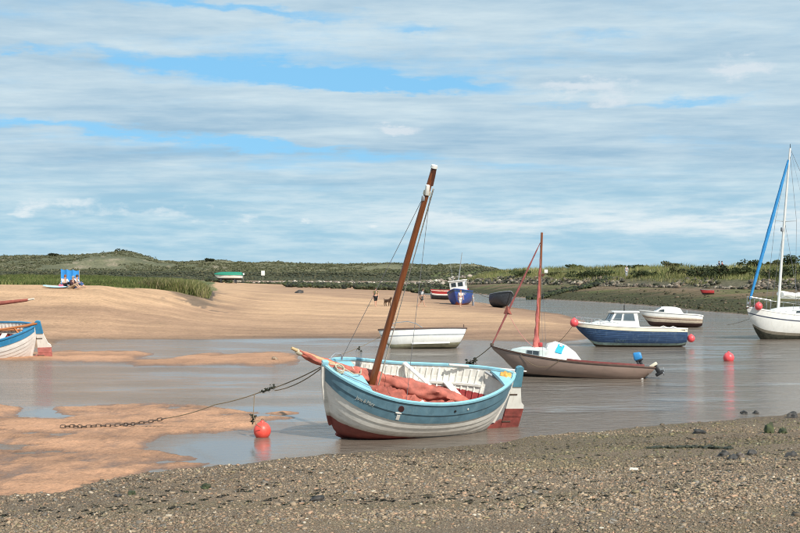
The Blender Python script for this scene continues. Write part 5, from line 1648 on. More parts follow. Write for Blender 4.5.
# ---- small white cuddy boat behind
def cuddy():
    c = G0(673, 327.5)
    r = thing('cuddy_boat', 'small white cuddy boat with tan hull and dark red bottom, moored near the mud bank', 'boat', c + Vector((0, .8, .24)), (math.radians(6), math.radians(-1.5), math.radians(176)))
    L = 4.3
    P = hull_fn(L, 1.75, .86, .62, .55, -.22, .7, .34, 2.2, 2.2, .8, rf=.6, ra=.0, rise=.3, ea=.68, sharp=1.15, sm=.15)
    tan = pmat('tan_hull', (.58, .49, .38), .5, .12, 5, dirt=(.3, .2, .14), dirt_amt=.5); rb = pmat('dark_red_brown_bottom', (.07, .035, .03), .7, .25, 6)
    stripe = pmat('brown_hull_stripe', (.16, .09, .065), .5, .15, 6)
    gelcoat_hull(r, P, [(.50, 1), (.68, 0), (.73, 2), (.80, 0), (1.0, 3)], [tan, rb, stripe, WHITE_GRP, CREAM])
    for sd in (1, -1): rail('gunwale', P, sd, WHITE_GRP, r, .09, .07, .02, .0)
    box('transom_cap', (-2.17, 0, .56), (.08, 1.2, .08), WHITE_GRP, r, .02)
    deck(r, P, .42, .99, WHITE_GRP, .0, .06, 'foredeck'); floor_in(r, P, .03, .45, .16, CREAM)
    rings = []
    for x, hw, z in ((1.25, .34, .03), (1.12, .46, .12), (.62, .58, .46), (.4, .62, .50), (-.3, .64, .52), (-.62, .62, .44), (-.85, .60, .10)):
        t = (x + L / 2) / L; b = P(t, 1).z - .02
        rings.append([Vector((x, hw * 1.05, b)), Vector((x, hw, b + z * .7)), Vector((x, hw * .75, b + z)), Vector((x, 0, b + z + .05)), Vector((x, -hw * .75, b + z)), Vector((x, -hw, b + z * .7)), Vector((x, -hw * 1.05, b))])
    V, Q = loft_geo(rings); cb = mesh('cuddy', V, Q, WHITE_GRP, r, 35)
    def cp(x, y, k):
        t = (x + L / 2) / L; b = P(t, 1).z - .02; z = float(np.interp(x, [.62, 1.12], [.46, .12])); return Vector((x, y, b + z + .05 * (1 - abs(y) / .4)))
    pane('windscreen', [cp(1.05, .33, 0), cp(.70, .40, 0), cp(.70, .04, 0), cp(1.05, .04, 0)], (.55, 0, .8), GLASS, cb, .03)
    pane('windscreen', [cp(1.05, -.04, 0), cp(.70, -.04, 0), cp(.70, -.40, 0), cp(1.05, -.33, 0)], (.55, 0, .8), GLASS, cb, .03)
    for sd in (1, -1):
        q = []
        for x, f in ((1.0, .25), (.52, .25), (.52, .9), (.80, .9)):
            t = (x + L / 2) / L; b = P(t, 1).z - .02; hw = float(np.interp(x, [-.3, .4, .62, 1.12], [.64, .62, .58, .46])); z = float(np.interp(x, [.62, 1.12], [.46, .12])) * .7
            q.append(Vector((x, sd * (hw * 1.05 - hw * .05 * f), b + z * f)))
        pane('window', q, (.15, sd, .05), GLASS, cb, .014)
    tube('stern_post', [(-1.1, .3, .5), (-1.1, .3, .95)], [.03, .04], MGREY, r, 8)
    for x in (-1.3,): box('thwart', (x, 0, .40), (.35, 1.3, .05), pmat('pale_green_seat', (.45, .6, .55), .5, .1, 6), r, .01)
    return r


cuddy()
mooring('thin mooring line rising from the water to the bow of the white yacht', G0(727, 331) + Vector((0, 0, .4)), G0(752, 337.2) + Vector((0, 0, 1.15)), .012, .05)


# ---- the white yacht at the right edge
def yacht():
    yaw = math.radians(180 + 24)
    c = G0(800, 339)
    r = thing('yacht', 'white bermudan yacht with blue furled foresail and dark bottom, cut by the right edge', 'yacht', (c.x + .35, c.y + 1.0, .18), (math.radians(-3), math.radians(-1.0), yaw))
    L = 8.2
    P = hull_fn(L, 2.7, 1.62, 1.22, 1.22, -.45, .62, .45, 2.1, 2.0, .8, rf=1.0, ra=.3, rise=.5, ea=.75, sharp=1.2)
    dark = pmat('dark_weedy_bottom', (.05, .05, .035), .8, .4, 5, dirt=(.12, .11, .07), dirt_amt=.6)
    blue = pmat('dark_blue_stripe', (.05, .06, .10), .4, .1, 5); strp = pmat('grey_brown_boot', (.25, .22, .17), .6, .2, 5)
    gelcoat_hull(r, P, [(.50, 1), (.58, 3), (.86, 0), (.885, 2), (1.0, 0)], [WHITE_GRP, dark, blue, strp, CREAM])
    for sd in (1, -1): rail('toe_rail', P, sd, WHITE_GRP, r, .05, .06, .02, -.01)
    deck(r, P, .004, .995, WHITE_GRP, .0, .10)
    for sd in (1, -1):
        V, Q = prism_geo([(-1.0, -.25), (.9, -.25), (.5, -.62), (-.7, -.62)], sd * .55 - .05, sd * .55 + .05); mesh('bilge_keel', V, Q, dark, r, 30)
    rings = []
    for x, hw, z in ((2.1, .35, .04), (1.9, .5, .14), (1.0, .78, .30), (-.6, .86, .38), (-1.2, .86, .38)):
        t = (x + L / 2) / L; b = P(t, 1).z + .04
        rings.append([Vector((x, hw * 1.08, b - .05)), Vector((x, hw, b + z * .8)), Vector((x, hw * .8, b + z)), Vector((x, 0, b + z + .06)), Vector((x, -hw * .8, b + z)), Vector((x, -hw, b + z * .8)), Vector((x, -hw * 1.08, b - .05))])
    V, Q = loft_geo(rings); cab = mesh('coachroof', V, Q, WHITE_GRP, r, 35)
    for sd in (1, -1):
        for x in (.9, .1, -.7):
            t = (x + L / 2) / L; b = P(t, 1).z + .04; hw = float(np.interp(x, [-.6, 1.0, 1.9], [.86, .78, .5])); z = float(np.interp(x, [-.6, 1.0, 1.9], [.38, .30, .14])) * .8
            q = [Vector((x + dx, sd * (hw * 1.08 - hw * .08 * f) * (1 - .0), b + z * f)) for dx, f in ((.22, .35), (-.22, .35), (-.22, .8), (.22, .8))]
            pane('window', q, (.08, sd, .08), GLASS, cab, .02)
    mb = Vector((1.75, 0, 1.45)); mh = Vector((1.55, .08, 10.9))
    mast = tube('mast', [mb, mb.lerp(mh, .5) + Vector((.03, 0, 0)), mh], [.082, .078, .055], WHITE_GRP, r, 12)
    tube('mast_vane', [mh, mh + Vector((0, 0, .25))], [.02, .012], BLACK, mast, 6)
    box('radar_reflector', mb.lerp(mh, .50) + Vector((.14, 0, 0)), (.16, .16, .26), MGREY, mast, .05)
    bow = P(1, 1) + Vector((-.12, 0, .12)); hd = mb.lerp(mh, .955)
    n = 24; fp = [bow.lerp(hd, .04 + .93 * i / n) for i in range(n + 1)]
    tube('furled_foresail', fp, [(.055 + .045 * math.sin(math.pi * (i / n) ** .8) ** .7) * (1 + .07 * math.sin(i * 2.3)) for i in range(n + 1)], SAILBLUE, r, 10)
    tube('forestay', [bow, hd], .012, WIRE, r, 5)
    tube('furling_drum', [bow + Vector((0, 0, .05)), bow + Vector((.0, 0, .2))], .09, STEEL, r, 10)
    sp = mb.lerp(mh, .55)
    for sd in (1, -1):
        e = sp + Vector((-.08, sd * .85, .04)); tube('spreader', [sp, e], [.025, .016], WHITE_GRP, mast, 6)
        tube('shroud', [hd + Vector((0, 0, .2)), e, Vector((1.6, sd * 1.22, 1.30))], .010, WIRE, r, 5)
        tube('lower_shroud', [sp, Vector((1.2, sd * 1.24, 1.30))], .010, WIRE, r, 5)
    tube('backstay', [mh, P(0, 1) + Vector((.1, 0, .1))], .010, WIRE, r, 5)
    tube('topping_lift', [mh, Vector((-1.85, 0, 2.2))], .006, WIRE, r, 4)
    tube('boom', [mb + Vector((-.05, 0, .75)), Vector((-1.9, 0, 2.15))], .055, WHITE_GRP, r, 10)
    bp = [mb + Vector((-.1 - 3.3 * i / 16, 0, .95 - .08 * i / 16 + .03 * math.sin(i))) for i in range(17)]
    V, Q = tube_geo(bp, [.30 * (1 - .5 * i / 16) * (1 + .12 * math.sin(i * 1.9)) for i in range(17)], 14, squash=.55)
    mesh('stowed_mainsail', V, Q, CLOTHW, r, 60)
    for sd in (1, -1):
        posts = [flip(P(t, 1) + Vector((0, -.06 if t < .98 else 0, .04)), sd) for t in (.985, .93, .86)]; hoop_rail('pulpit', posts, r, STEEL, .018, .60)
        posts = [flip(P(t, 1) + Vector((0, -.06, .04)), sd) for t in (.86, .70, .52, .34, .16, .04)]; hoop_rail('guard_rail', posts, r, STEEL, .010, .58)
    tube('anchor', [bow + Vector((.2, .05, -.16)), bow + Vector((-.35, .1, -.02))], [.05, .03], IRON, r, 8)
    return r, P


YB, YP = yacht()
bpy.context.view_layer.update()
buoy('bow_buoy', 'pinkish red buoy hanging on the bow rail of the white yacht', YB.matrix_world @ (YP(.945, 1) + Vector((0, .10, .18))), .22, BUOYP)
buoy('pick_up_buoy', 'pinkish red buoy floating alone in the channel', G0(730, 361) + Vector((0, .2, .13)), .235, BUOYP)


# ---- fishing boat aground beyond the sandbar, its tender and the black boat
def fishing_boat():
    c = place(462, 305.2)
    r = thing('fishing_boat', 'blue fishing boat with white wheelhouse aground at the end of the sandbar', 'boat', c + Vector((-.05, 3.0, .38)), (math.radians(7), 0, math.radians(-90 - 12)))
    L = 6.0
    P = hull_fn(L, 2.6, 1.35, .90, .90, -.55, .8, .36, 2.3, 2.2, .8, rf=.8, ra=0, rise=.35, ea=.7, sharp=1.15, sm=.3)
    red = pmat('dull_red_keel_paint', (.20, .05, .03), .6, .2, 6)
    gelcoat_hull(r, P, [(.34, 1), (.9, 0), (1.0, 2)], [ROYAL, red, NAVY, CREAM])
    for sd in (1, -1): rail('gunwale', P, sd, ROYAL, r, .10, .09, .03, .0)
    deck(r, P, .45, .99, MGREY, -.05, .06, 'foredeck'); floor_in(r, P, .02, .5, .3, MGREY)
    V, Q = box_geo((-.1, 0, 1.5), (1.7, 1.7, 1.4), .10); wh = mesh('wheelhouse', V, Q, WHITE, r, 40)
    V, Q = box_geo((-.1, 0, 2.24), (1.95, 1.9, .12), .05); mesh('roof', V, Q, WHITE, wh, 40)
    for y0, y1 in ((.10, .66), (-.66, -.10)): pane('windscreen', [(.75, y0, 1.6), (.75, y1, 1.6), (.75, y1, 2.05), (.75, y0, 2.05)], (1, 0, 0), GLASS, wh, .015, frame=WHITE, fw=.03)
    for sd in (1, -1):
        for x0, x1 in ((.0, .55), (-.7, -.15)): pane('window', [(x0, sd * .85, 1.6), (x1, sd * .85, 1.6), (x1, sd * .85, 2.05), (x0, sd * .85, 2.05)], (0, sd, 0), GLASS, wh, .015, frame=WHITE, fw=.03)
    tube('mast', [(-.6, .0, 2.2), (-.8, .75, 5.3)], [.06, .035], MGREY, r, 8)
    tube('aerial', [(-.7, -.6, 2.2), (-.72, -.7, 4.3)], [.02, .012], MGREY, r, 5)
    tube('derrick', [(-.65, .1, 2.7), (-.3, .55, 4.2)], [.05, .03], MGREY, r, 6)
    p0, p1 = P(.86, .80), P(.70, .80); ex = (p1 - p0).normalized(); nz = hull_n(P, .78, .80); ey = nz.cross(ex).normalized(); nz = ex.cross(ey); p0 = p0 + nz * .05
    text_mesh('hull_number', 'LN 7', .34, WHITE, r, Matrix(((ex.x, ey.x, nz.x, p0.x), (ex.y, ey.y, nz.y, p0.y), (ex.z, ey.z, nz.z, p0.z), (0, 0, 0, 1))))


fishing_boat()


def second_work_boat():
    c = place(446, 300.0)
    r = thing('work_boat', 'dark workboat with red rail and white stripe behind the blue fishing boat', 'boat', c + Vector((.6, 2.0, .38)), (math.radians(6), 0, math.radians(8)))
    P = hull_fn(5.0, 1.9, 1.0, .75, .85, -.35, .7, .4, 2.3, 2.2, .8, rf=.6, ra=0, rise=.3, ea=.7, sharp=1.15, sm=.4)
    gelcoat_hull(r, P, [(.72, 0), (.84, 1), (1.0, 2)], [DGREY, WHITE, REDP, CREAM])
    for sd in (1, -1): rail('gunwale', P, sd, REDP, r, .10, .09, .03, .0)
    deck(r, P, .5, .99, REDP, -.03, .06, 'foredeck'); floor_in(r, P, .02, .55, .3, MGREY)
    box('thwart', (-1.0, 0, .75), (.35, 1.5, .05), WOODB, r, .01)


second_work_boat()


def black_boat():
    c = place(500, 308.0)
    r = thing('open_boat', 'dark grey open boat lying heeled on the sand right of the blue fishing boat', 'boat', c + Vector((.3, 1.8, .42)), (math.radians(-14), math.radians(-4), math.radians(-90 + 15)))
    P = hull_fn(4.8, 2.3, 1.35, .95, .95, -.40, .75, .36, 2.2, 2.2, .8, rf=.45, ra=0, rise=.3, ea=.8, sharp=1.25, sm=.3)
    gelcoat_hull(r, P, [(.9, 0), (1.0, 1)], [DGREY, BLACK, MGREY])
    for sd in (1, -1): rail('gunwale', P, sd, MGREY, r, .08, .08, .03, .0)
    sweep('stem', [P(1, s / 8) + Vector((.02, 0, 0)) for s in range(9)], .07, .09, BLACK, r, side=(0, 1, 0))
    floor_in(r, P, .02, .85, .12, MGREY)
    r.scale = (.88,) * 3
    for x in (-1.2, .2, 1.3):
        t = (x + 2.4) / 4.8; box('thwart', (x, 0, .72), (.28, 2 * P(t, .8).y - .1, .05), MGREY, r, .01)


black_boat()
a, b = place(476, 300), place(492, 306)
mooring('dark rope stretched between the blue fishing boat and the dark grey open boat', a + Vector((0, 0, 1.2)), b + Vector((0, .5, .9)), .03, .2)


# ---- far small boats
def small_far(u, v, name, label, L, B, yaw, bands, mats, rail_m, z=.25):
    c = place(u, v); r = thing(name, label, 'boat', c + Vector((0, 0, z)), (math.radians(4), 0, math.radians(yaw)))
    P = hull_fn(L, B, .95, .75, .75, -.22, .7, .36, 2.2, 2.2, .8, rf=.5, ra=0, rise=.25, ea=.75, sharp=1.2)
    gelcoat_hull(r, P, bands, mats, nt=24)
    for sd in (1, -1): rail('gunwale', P, sd, rail_m, r, .07, .07, .02, .0, n=18)
    return r, P


fr, fP = small_far(707, 294.5, 'rowing_boat', 'tiny red boat drawn up on the mud below the stone revetment', 3.6, 1.5, 172, [(.45, 1), (1.0, 0)], [REDP, DGREY, MGREY], MGREY)
for x in (-.9, .3): box('thwart', (x, 0, .5), (.26, 1.2, .05), MGREY, fr, .01)
fr.scale = (.45, .5, .5); fr.location.z -= .12
gr, gP = small_far(228, 283.2, 'covered_boat', 'boat under a green tarpaulin beside the weedy bank left of centre', 4.4, 1.8, 176, [(.5, 1), (1.0, 0)], [WHITE, DGREY, MGREY], WHITE, .9)
rings = []
for x, hw, z in ((2.2, .10, .1), (1.9, .35, .28), (1.0, .82, .55), (-.5, .95, .62), (-1.7, .85, .6), (-2.25, .72, .5)):
    b = gP((x + 2.2) / 4.4, 1).z
    rings.append([Vector((x, hw * 1.05, b - .12)), Vector((x, hw * 1.02, b + .06)), Vector((x, hw * .5, b + z * .8)), Vector((x, 0, b + z)), Vector((x, -hw * .5, b + z * .8)), Vector((x, -hw * 1.02, b + .06)), Vector((x, -hw * 1.05, b - .12))])
V, Q = loft_geo(rings); mesh('tarpaulin', V, Q, TEAL, gr, 40); gr.scale = (1.3, 1.2, 1.05)
for sx in (-1.2, 1.0): box('trestle', (sx, 0, -.45), (.12, 1.5, .75), DGREY, gr, .02)


# ------------------------------------------------------------------ people
def skin_geo(verts, edges, radii, levels=1):
    me = bpy.data.meshes.new('t'); me.from_pydata([tuple(v) for v in verts], edges, [])
    o = bpy.data.objects.new('t', me); COL.objects.link(o)
    md = o.modifiers.new('s', 'SKIN'); md.use_smooth_shade = True
    for i, sv in enumerate(me.skin_vertices[0].data):
        q = radii[i]; sv.radius = q if isinstance(q, tuple) else (q, q); sv.use_root = (i == 0)
    sb_ = o.modifiers.new('d', 'SUBSURF'); sb_.levels = levels; sb_.render_levels = levels
    dg = bpy.context.evaluated_depsgraph_get()
    ev = o.evaluated_get(dg); m2 = ev.to_mesh()
    V = [v.co.copy() for v in m2.vertices]; Q = [tuple(p.vertices) for p in m2.polygons]
    ev.to_mesh_clear(); bpy.data.objects.remove(o); bpy.data.meshes.remove(me)
    return V, Q


def person(label, loc, rz, pose, top, bottom, hair, sleeves=.5, legs=.55, extra=None, h=1.0, skirt=False):
    r = thing('person', label, 'person', loc, (0, 0, rz)); r.scale = (h, h, h)
    J = {k: Vector(v) for k, v in pose.items()}
    order = ['pelvis', 'chest', 'neck', 'head', 'crown', 'shL', 'elL', 'haL', 'fiL', 'shR', 'elR', 'haR', 'fiR', 'hipL', 'knL', 'anL', 'toL', 'hipR', 'knR', 'anR', 'toR']
    rad = dict(pelvis=.13, chest=.14, neck=.055, head=.092, crown=.075, shL=.062, shR=.062, elL=.043, elR=.043, haL=.033, haR=.033, fiL=.028, fiR=.028, hipL=.092, hipR=.092, knL=.06, knR=.06, anL=.042, anR=.042, toL=.036, toR=.036)
    ed = [('pelvis', 'chest'), ('chest', 'neck'), ('neck', 'head'), ('head', 'crown'), ('chest', 'shL'), ('shL', 'elL'), ('elL', 'haL'), ('haL', 'fiL'), ('chest', 'shR'), ('shR', 'elR'), ('elR', 'haR'), ('haR', 'fiR'),
          ('pelvis', 'hipL'), ('hipL', 'knL'), ('knL', 'anL'), ('anL', 'toL'), ('pelvis', 'hipR'), ('hipR', 'knR'), ('knR', 'anR'), ('anR', 'toR')]
    for sd in 'LR':                                   # five unequal fingers, bent
        hd_, fi = J['ha' + sd], J['fi' + sd]; d = (fi - hd_).normalized(); s_ = d.cross(Vector((1, 0, 0)) if abs(d.x) < .8 else Vector((0, 0, 1))).normalized()
        for k, ln in enumerate((.05, .085, .095, .085, .065)):
            nm_ = 'f%s%d' % (sd, k); off = s_ * (.034 * (k - 2) / 2)
            J[nm_ + 'a'] = fi + off + d * ln * .5 + Vector((.006, 0, 0)); J[nm_ + 'b'] = fi + off * 1.05 + d * ln + Vector((.02, 0, 0))
            rad[nm_ + 'a'] = .010; rad[nm_ + 'b'] = .008; order += [nm_ + 'a', nm_ + 'b']; ed += [('fi' + sd, nm_ + 'a'), (nm_ + 'a', nm_ + 'b')]
    ix = {k: i for i, k in enumerate(order)}
    V, Q = skin_geo([J[k] for k in order], [(ix[a], ix[b]) for a, b in ed], [rad[k] for k in order])
    body = mesh('body', V, Q, SKIN, r, 80)
    # face
    hd_ = J['head']; f = Vector((1, 0, 0))
    nz_, nq = ball_geo(hd_ + f * .098 + Vector((0, 0, .01)), .018, 8, 6, (1, .7, 1.3))
    mesh('nose', nz_, nq, SKIN, r, 60)
    for y in (.033, -.033): V, Q = ball_geo(hd_ + f * .086 + Vector((0, y, .035)), .011, 8, 6); mesh('eye', V, Q, BLACK, r, 60)
    V, Q = ball_geo(hd_ + f * .088 + Vector((0, 0, -.035)), .018, 8, 6, (.4, 1.2, .3)); mesh('mouth', V, Q, REDP, r, 60)
    V, Q = ball_geo(J['head'].lerp(J['crown'], .5) + Vector((-.022, 0, .02)), .108, 14, 9, (1.0, .95, 1.05))
    V = [v for v in V]; mesh('hair', V, Q, hair, r, 60)
    # clothes follow the limbs
    def garment(name, chain_v, chain_e, rr, mat):
        i2 = {k: i for i, k in enumerate(chain_v)}
        V, Q = skin_geo([J2[k] for k in chain_v], [(i2[a], i2[b]) for a, b in chain_e], rr); return mesh(name, V, Q, mat, r, 80)
    J2 = dict(J)
    for sd in 'LR':
        J2['sl' + sd] = J['sh' + sd].lerp(J['el' + sd], sleeves * 2) if sleeves <= .5 else J['el' + sd].lerp(J['ha' + sd], sleeves * 2 - 1)
        J2['lg' + sd] = J['hip' + sd].lerp(J['kn' + sd], legs * 2) if legs <= .5 else J['kn' + sd].lerp(J['an' + sd], legs * 2 - 1)
    J2['waist'] = J['pelvis'].lerp(J['chest'], .12); J2['collar'] = J['chest'].lerp(J['neck'], .55)
    cv = ['chest', 'waist', 'collar', 'shL', 'shR']; ce = [('chest', 'waist'), ('chest', 'collar'), ('chest', 'shL'), ('chest', 'shR')]; cr = [.175, .165, .085, .085, .085]
    for sd in 'LR':
        if sleeves > .5: cv.append('el' + sd); ce.append(('sh' + sd, 'el' + sd)); cr.append(.062)
        cv.append('sl' + sd); ce.append((('el' if sleeves > .5 else 'sh') + sd, 'sl' + sd)); cr.append(.064)
    garment('shirt', cv, ce, cr, top)
    cv = ['pelvis', 'hipL', 'hipR']; ce = [('pelvis', 'hipL'), ('pelvis', 'hipR')]; cr = [.155, .115, .115]
    for sd in 'LR':
        if legs > .5: cv.append('kn' + sd); ce.append(('hip' + sd, 'kn' + sd)); cr.append(.082)
        cv.append('lg' + sd); ce.append((('kn' if legs > .5 else 'hip') + sd, 'lg' + sd)); cr.append(.085 if legs <= .5 else .062)
    garment('shorts' if legs <= .5 else 'trousers', cv, ce, cr, bottom)
    if extra == 'backpack':
        V, Q = box_geo(J['chest'] + Vector((-.22, 0, -.02)), (.2, .32, .46), .07); pk = mesh('backpack', V, Q, DGREY, r, 50)
        for y in (.12, -.12): tube('strap', [J['chest'] + Vector((-.13, y, .2)), J['chest'] + Vector((.02, y, .24)), J['chest'] + Vector((.17, y, .08)), J['chest'] + Vector((.1, y, -.15))], .022, BLACK, pk, 6)
    if extra == 'cap':
        V, Q = ball_geo(J['crown'] + Vector((0, 0, .01)), .105, 14, 9, (1, .95, .75)); cp_ = mesh('cap', V, Q, MGREY, r, 60)
        V, Q = box_geo(J['crown'] + Vector((.12, 0, -.0)), (.12, .13, .015), .005); mesh('peak', V, Q, MGREY, cp_, 40)
    if extra == 'bag':
        V, Q = box_geo(J['haR'] + Vector((0, 0, -.24)), (.30, .12, .30), .04); bg_ = mesh('carrier_bag', V, Q, CLOTHW, r, 50)
    return r


def walking(st=.32, arm=.22, lean=.03):
    return dict(pelvis=(0, 0, .94), chest=(lean, 0, 1.30), neck=(lean + .02, 0, 1.48), head=(lean + .05, 0, 1.60), crown=(lean + .04, 0, 1.68),
                shL=(lean, .19, 1.40), elL=(lean + arm * .5, .23, 1.14), haL=(lean + arm * 1.2, .22, .90), fiL=(lean + arm * 1.4, .22, .83),
                shR=(lean, -.19, 1.40), elR=(lean - arm * .6, -.23, 1.14), haR=(lean - arm * .7, -.22, .88), fiR=(lean - arm * .6, -.22, .80),
                hipL=(0, .10, .88), knL=(-st * .1, .10, .50), anL=(-st * .9, .10, .09), toL=(-st * .9 + .15, .11, .035),
                hipR=(0, -.10, .88), knR=(st * .55, -.10, .49), anR=(st * .75, -.10, .07), toR=(st * .75 + .17, -.11, .04))


def sitting(fw=.0):
    return dict(pelvis=(0, 0, .13), chest=(.06 + fw, 0, .48), neck=(.12 + fw, 0, .66), head=(.17 + fw, 0, .77), crown=(.16 + fw, 0, .85),
                shL=(.07 + fw, .19, .58), elL=(.20 + fw, .24, .36), haL=(.42, .17, .36), fiL=(.49, .15, .36),
                shR=(.07 + fw, -.19, .58), elR=(.18 + fw, -.24, .34), haR=(.40, -.16, .34), fiR=(.47, -.14, .34),
                hipL=(.05, .10, .12), knL=(.42, .13, .38), anL=(.70, .12, .07), toL=(.86, .13, .06),
                hipR=(.05, -.10, .12), knR=(.46, -.12, .30), anR=(.80, -.11, .06), toR=(.95, -.12, .08))


person('person walking on the sandbar in an olive vest and black shorts', place(375.5, 306.6), math.radians(-60), walking(.18, .1), cloth('olive_cloth', (.10, .10, .035)), cloth('black_cloth', (.012, .012, .014)), HAIRB, .25, .5, h=1.0)
person('person striding right across the sandbar with a pale shirt and dark backpack', place(421.5, 306.6), math.radians(-8), walking(.42, .2, .10), cloth('pale_blue_cloth', (.50, .55, .58)), cloth('dark_grey_cloth', (.05, .055, .06)), HAIRB, .5, .42, 'backpack', 1.0)
person('person in white clothes walking in front of the blue fishing boat', place(460.5, 307.4), math.radians(-75), walking(.3, .2), cloth('white_cloth', (.62, .58, .55)), cloth('white_cloth', (.62, .58, .55)), HAIRR, .5, .6)
person('small person in pale grey clothes standing at the bow of the blue fishing boat', place(473.2, 307.4), math.radians(200), walking(.08, .05), cloth('pale_grey_cloth', (.42, .44, .46)), cloth('grey_blue_cloth', (.30, .33, .38)), HAIRG, .8, .9, h=.72)


def dog():
    c = place(387.5, 306.4); r = thing('dog', 'small brown dog on the sandbar just behind the tall red brown mast', 'dog', c, (0, 0, math.radians(-50))); r.scale = (1.25,) * 3
    v = [(0, 0, .42), (.22, 0, .44), (-.24, 0, .43), (.36, 0, .56), (.44, 0, .64), (.56, 0, .60), (-.36, 0, .50), (-.44, 0, .60)]
    e = [(0, 1), (0, 2), (1, 3), (3, 4), (4, 5), (2, 6), (6, 7)]; rr = [.115, .135, .11, .075, .075, .035, .03, .018]
    for x, b, kn in ((.22, 1, .01), (-.24, 2, -.05)):
        for y in (.075, -.075):
            i = len(v); v += [(x, y, .34), (x + kn, y, .18), (x - kn * .3, y, .03)]; e += [(b, i), (i, i + 1), (i + 1, i + 2)]; rr += [.055, .035, .03]
    V, Q = skin_geo(v, e, rr); fur = pmat('brown_fur', (.09, .05, .03), .9, .3, 20, .4, 60); mesh('body', V, Q, fur, r, 80)
    for y in (.055, -.055): V, Q = ball_geo((.41, y, .68), .04, 8, 6, (.6, .5, 1.2)); mesh('ear', V, Q, HAIRB, r, 60)


dog()
# the group sheltering by the windbreak
wbk = place(68, 287.5)
w = thing('windbreak', 'bright blue canvas windbreak standing on the edge of the beach', 'windbreak', wbk + Vector((0, .35, 0)))
cvs = pmat('bright_blue_canvas', (.03, .25, .62), .75, .08, 6, .25, 15)
sc_ = wbk.y / F
pts = [(-.66, .10), (-.2, .02), (.25, .04), (.66, .16)]
nx = 24; V = []
for i in range(nx + 1):
    f = i / nx * 3; k = min(2, int(f)); g = f - k
    x = pts[k][0] * (1 - g) + pts[k + 1][0] * g; y = pts[k][1] * (1 - g) + pts[k + 1][1] * g + .07 * math.sin(g * math.pi)
    top = 1.36 - .07 * math.sin(g * math.pi) - .10 * (i / nx)
    for z in (.05, .4, .8, 1.15, top): V.append((x, y + .03 * math.sin(z * 3), z))
V += [(a, b + .012, c) for a, b, c in V]; N_ = (nx + 1) * 5
Q = [(i * 5 + j, i * 5 + 5 + j, i * 5 + 6 + j, i * 5 + 1 + j) for i in range(nx) for j in range(4)]
mesh('canvas', V, Q + [tuple(k + N_ for k in q[::-1]) for q in Q], cvs, w, 60)
for x, y in pts: tube('pole', [(x, y + .045, -.2), (x, y + .045, 1.27)], .018, WOODB, w, 6)
person('person in a white top sitting against the blue windbreak, leftmost of the three', wbk + Vector((-.20, -.25, .0)), math.radians(-40), sitting(), cloth('white_cloth', (.62, .58, .55)), cloth('black_cloth', (.012, .012, .014)), HAIRR, .5, .8)
person('person in a dark maroon jacket sitting in front of the blue windbreak', place(71.5, 288.6) + Vector((0, -.1, 0)), math.radians(-25), sitting(.05), cloth('dark_maroon_cloth', (.05, .022, .028)), cloth('tan_cloth', (.36, .26, .17)), HAIRG, .95, .8, 'cap')
person('person in a pale blue shirt and blue jeans sitting behind the maroon jacket', wbk + Vector((.55, -.1, 0)), math.radians(-15), sitting(.02), cloth('pale_blue_cloth', (.50, .55, .58)), cloth('blue_denim', (.05, .10, .24)), HAIRB, .5, .85)
sb_ = place(58, 288)
bd = thing('surfboard', 'pale blue bodyboard or surfboard lying on the sand left of the windbreak', 'surfboard', sb_ + Vector((-.15, -.1, .10)), (math.radians(9), math.radians(3), math.radians(-6)))
rings = []
for i in range(15):
    x = -.95 + 1.9 * i / 14; hw = .30 * max(.02, 1 - abs(x / .97) ** 2.4) ** .6; z = .05 * (x / .95) ** 2
    rings.append([Vector((x, hw * math.cos(a), z + .04 * math.sin(a) * (1 if hw > .05 else .3))) for a in [2 * math.pi * j / 12 for j in range(12)]])
V, Q = loft_geo(rings); mesh('board', V, Q, pmat('pale_blue_foam', (.42, .62, .70), .4, .1, 4), bd, 50)
mesh('stripe', *loft_geo([[Vector((x, -.03, .047 + .05 * (x / .95) ** 2)), Vector((x, .03, .047 + .05 * (x / .95) ** 2)), Vector((x, .03, .055 + .05 * (x / .95) ** 2)), Vector((x, -.03, .055 + .05 * (x / .95) ** 2))] for x in [-.7 + .14 * i for i in range(11)]]), WHITE, bd, 40)
bagp = place(62, 288.2); bg = thing('beach_bag', 'pink beach bag beside the blue windbreak', 'bag', bagp + Vector((-.05, -.05, .12)))
V, Q = box_geo((0, 0, .02), (.36, .20, .26), .06); mesh('bag', V, Q, pmat('pink_fabric', (.62, .14, .22), .8, .1, 9), bg, 50)
tube('handle', [(-.1, 0, .14), (-.06, 0, .28), (.06, 0, .28), (.1, 0, .14)], .012, WHITE, bg, 6)
# walkers on the crest of the sea bank
Dc = float(lerp_tab(np.array([721.]), FOOT)[0]) + 30
for u_, t_, b_, hr, lab, rz in ((719.4, cloth('navy_cloth', (.03, .04, .10)), cloth('navy_cloth', (.03, .04, .10)), HAIRB, 'person in dark blue walking along the crest of the sea bank', 190), (722.3, cloth('deep_red_cloth', (.33, .05, .045)), cloth('black_cloth', (.012, .012, .014)), HAIRB, 'person in a red top walking along the crest of the sea bank', 170)):
    x = (u_ - 400) / F * Dc; person(lab, (x, Dc, zat(x, Dc) - .05), math.radians(rz), walking(.3, .15), t_, b_, hr, .9, .9)
x, D = (626.5 - 400) / F * 167, 167.0
person('person in pale grey clothing standing on the stones at the foot of the sea bank', (x, D, zat(x, D) + .2), math.radians(-90), walking(.06, .04), cloth('pale_grey_cloth', (.42, .44, .46)), cloth('pale_grey_cloth', (.42, .44, .46)), HAIRG, .9, .95)

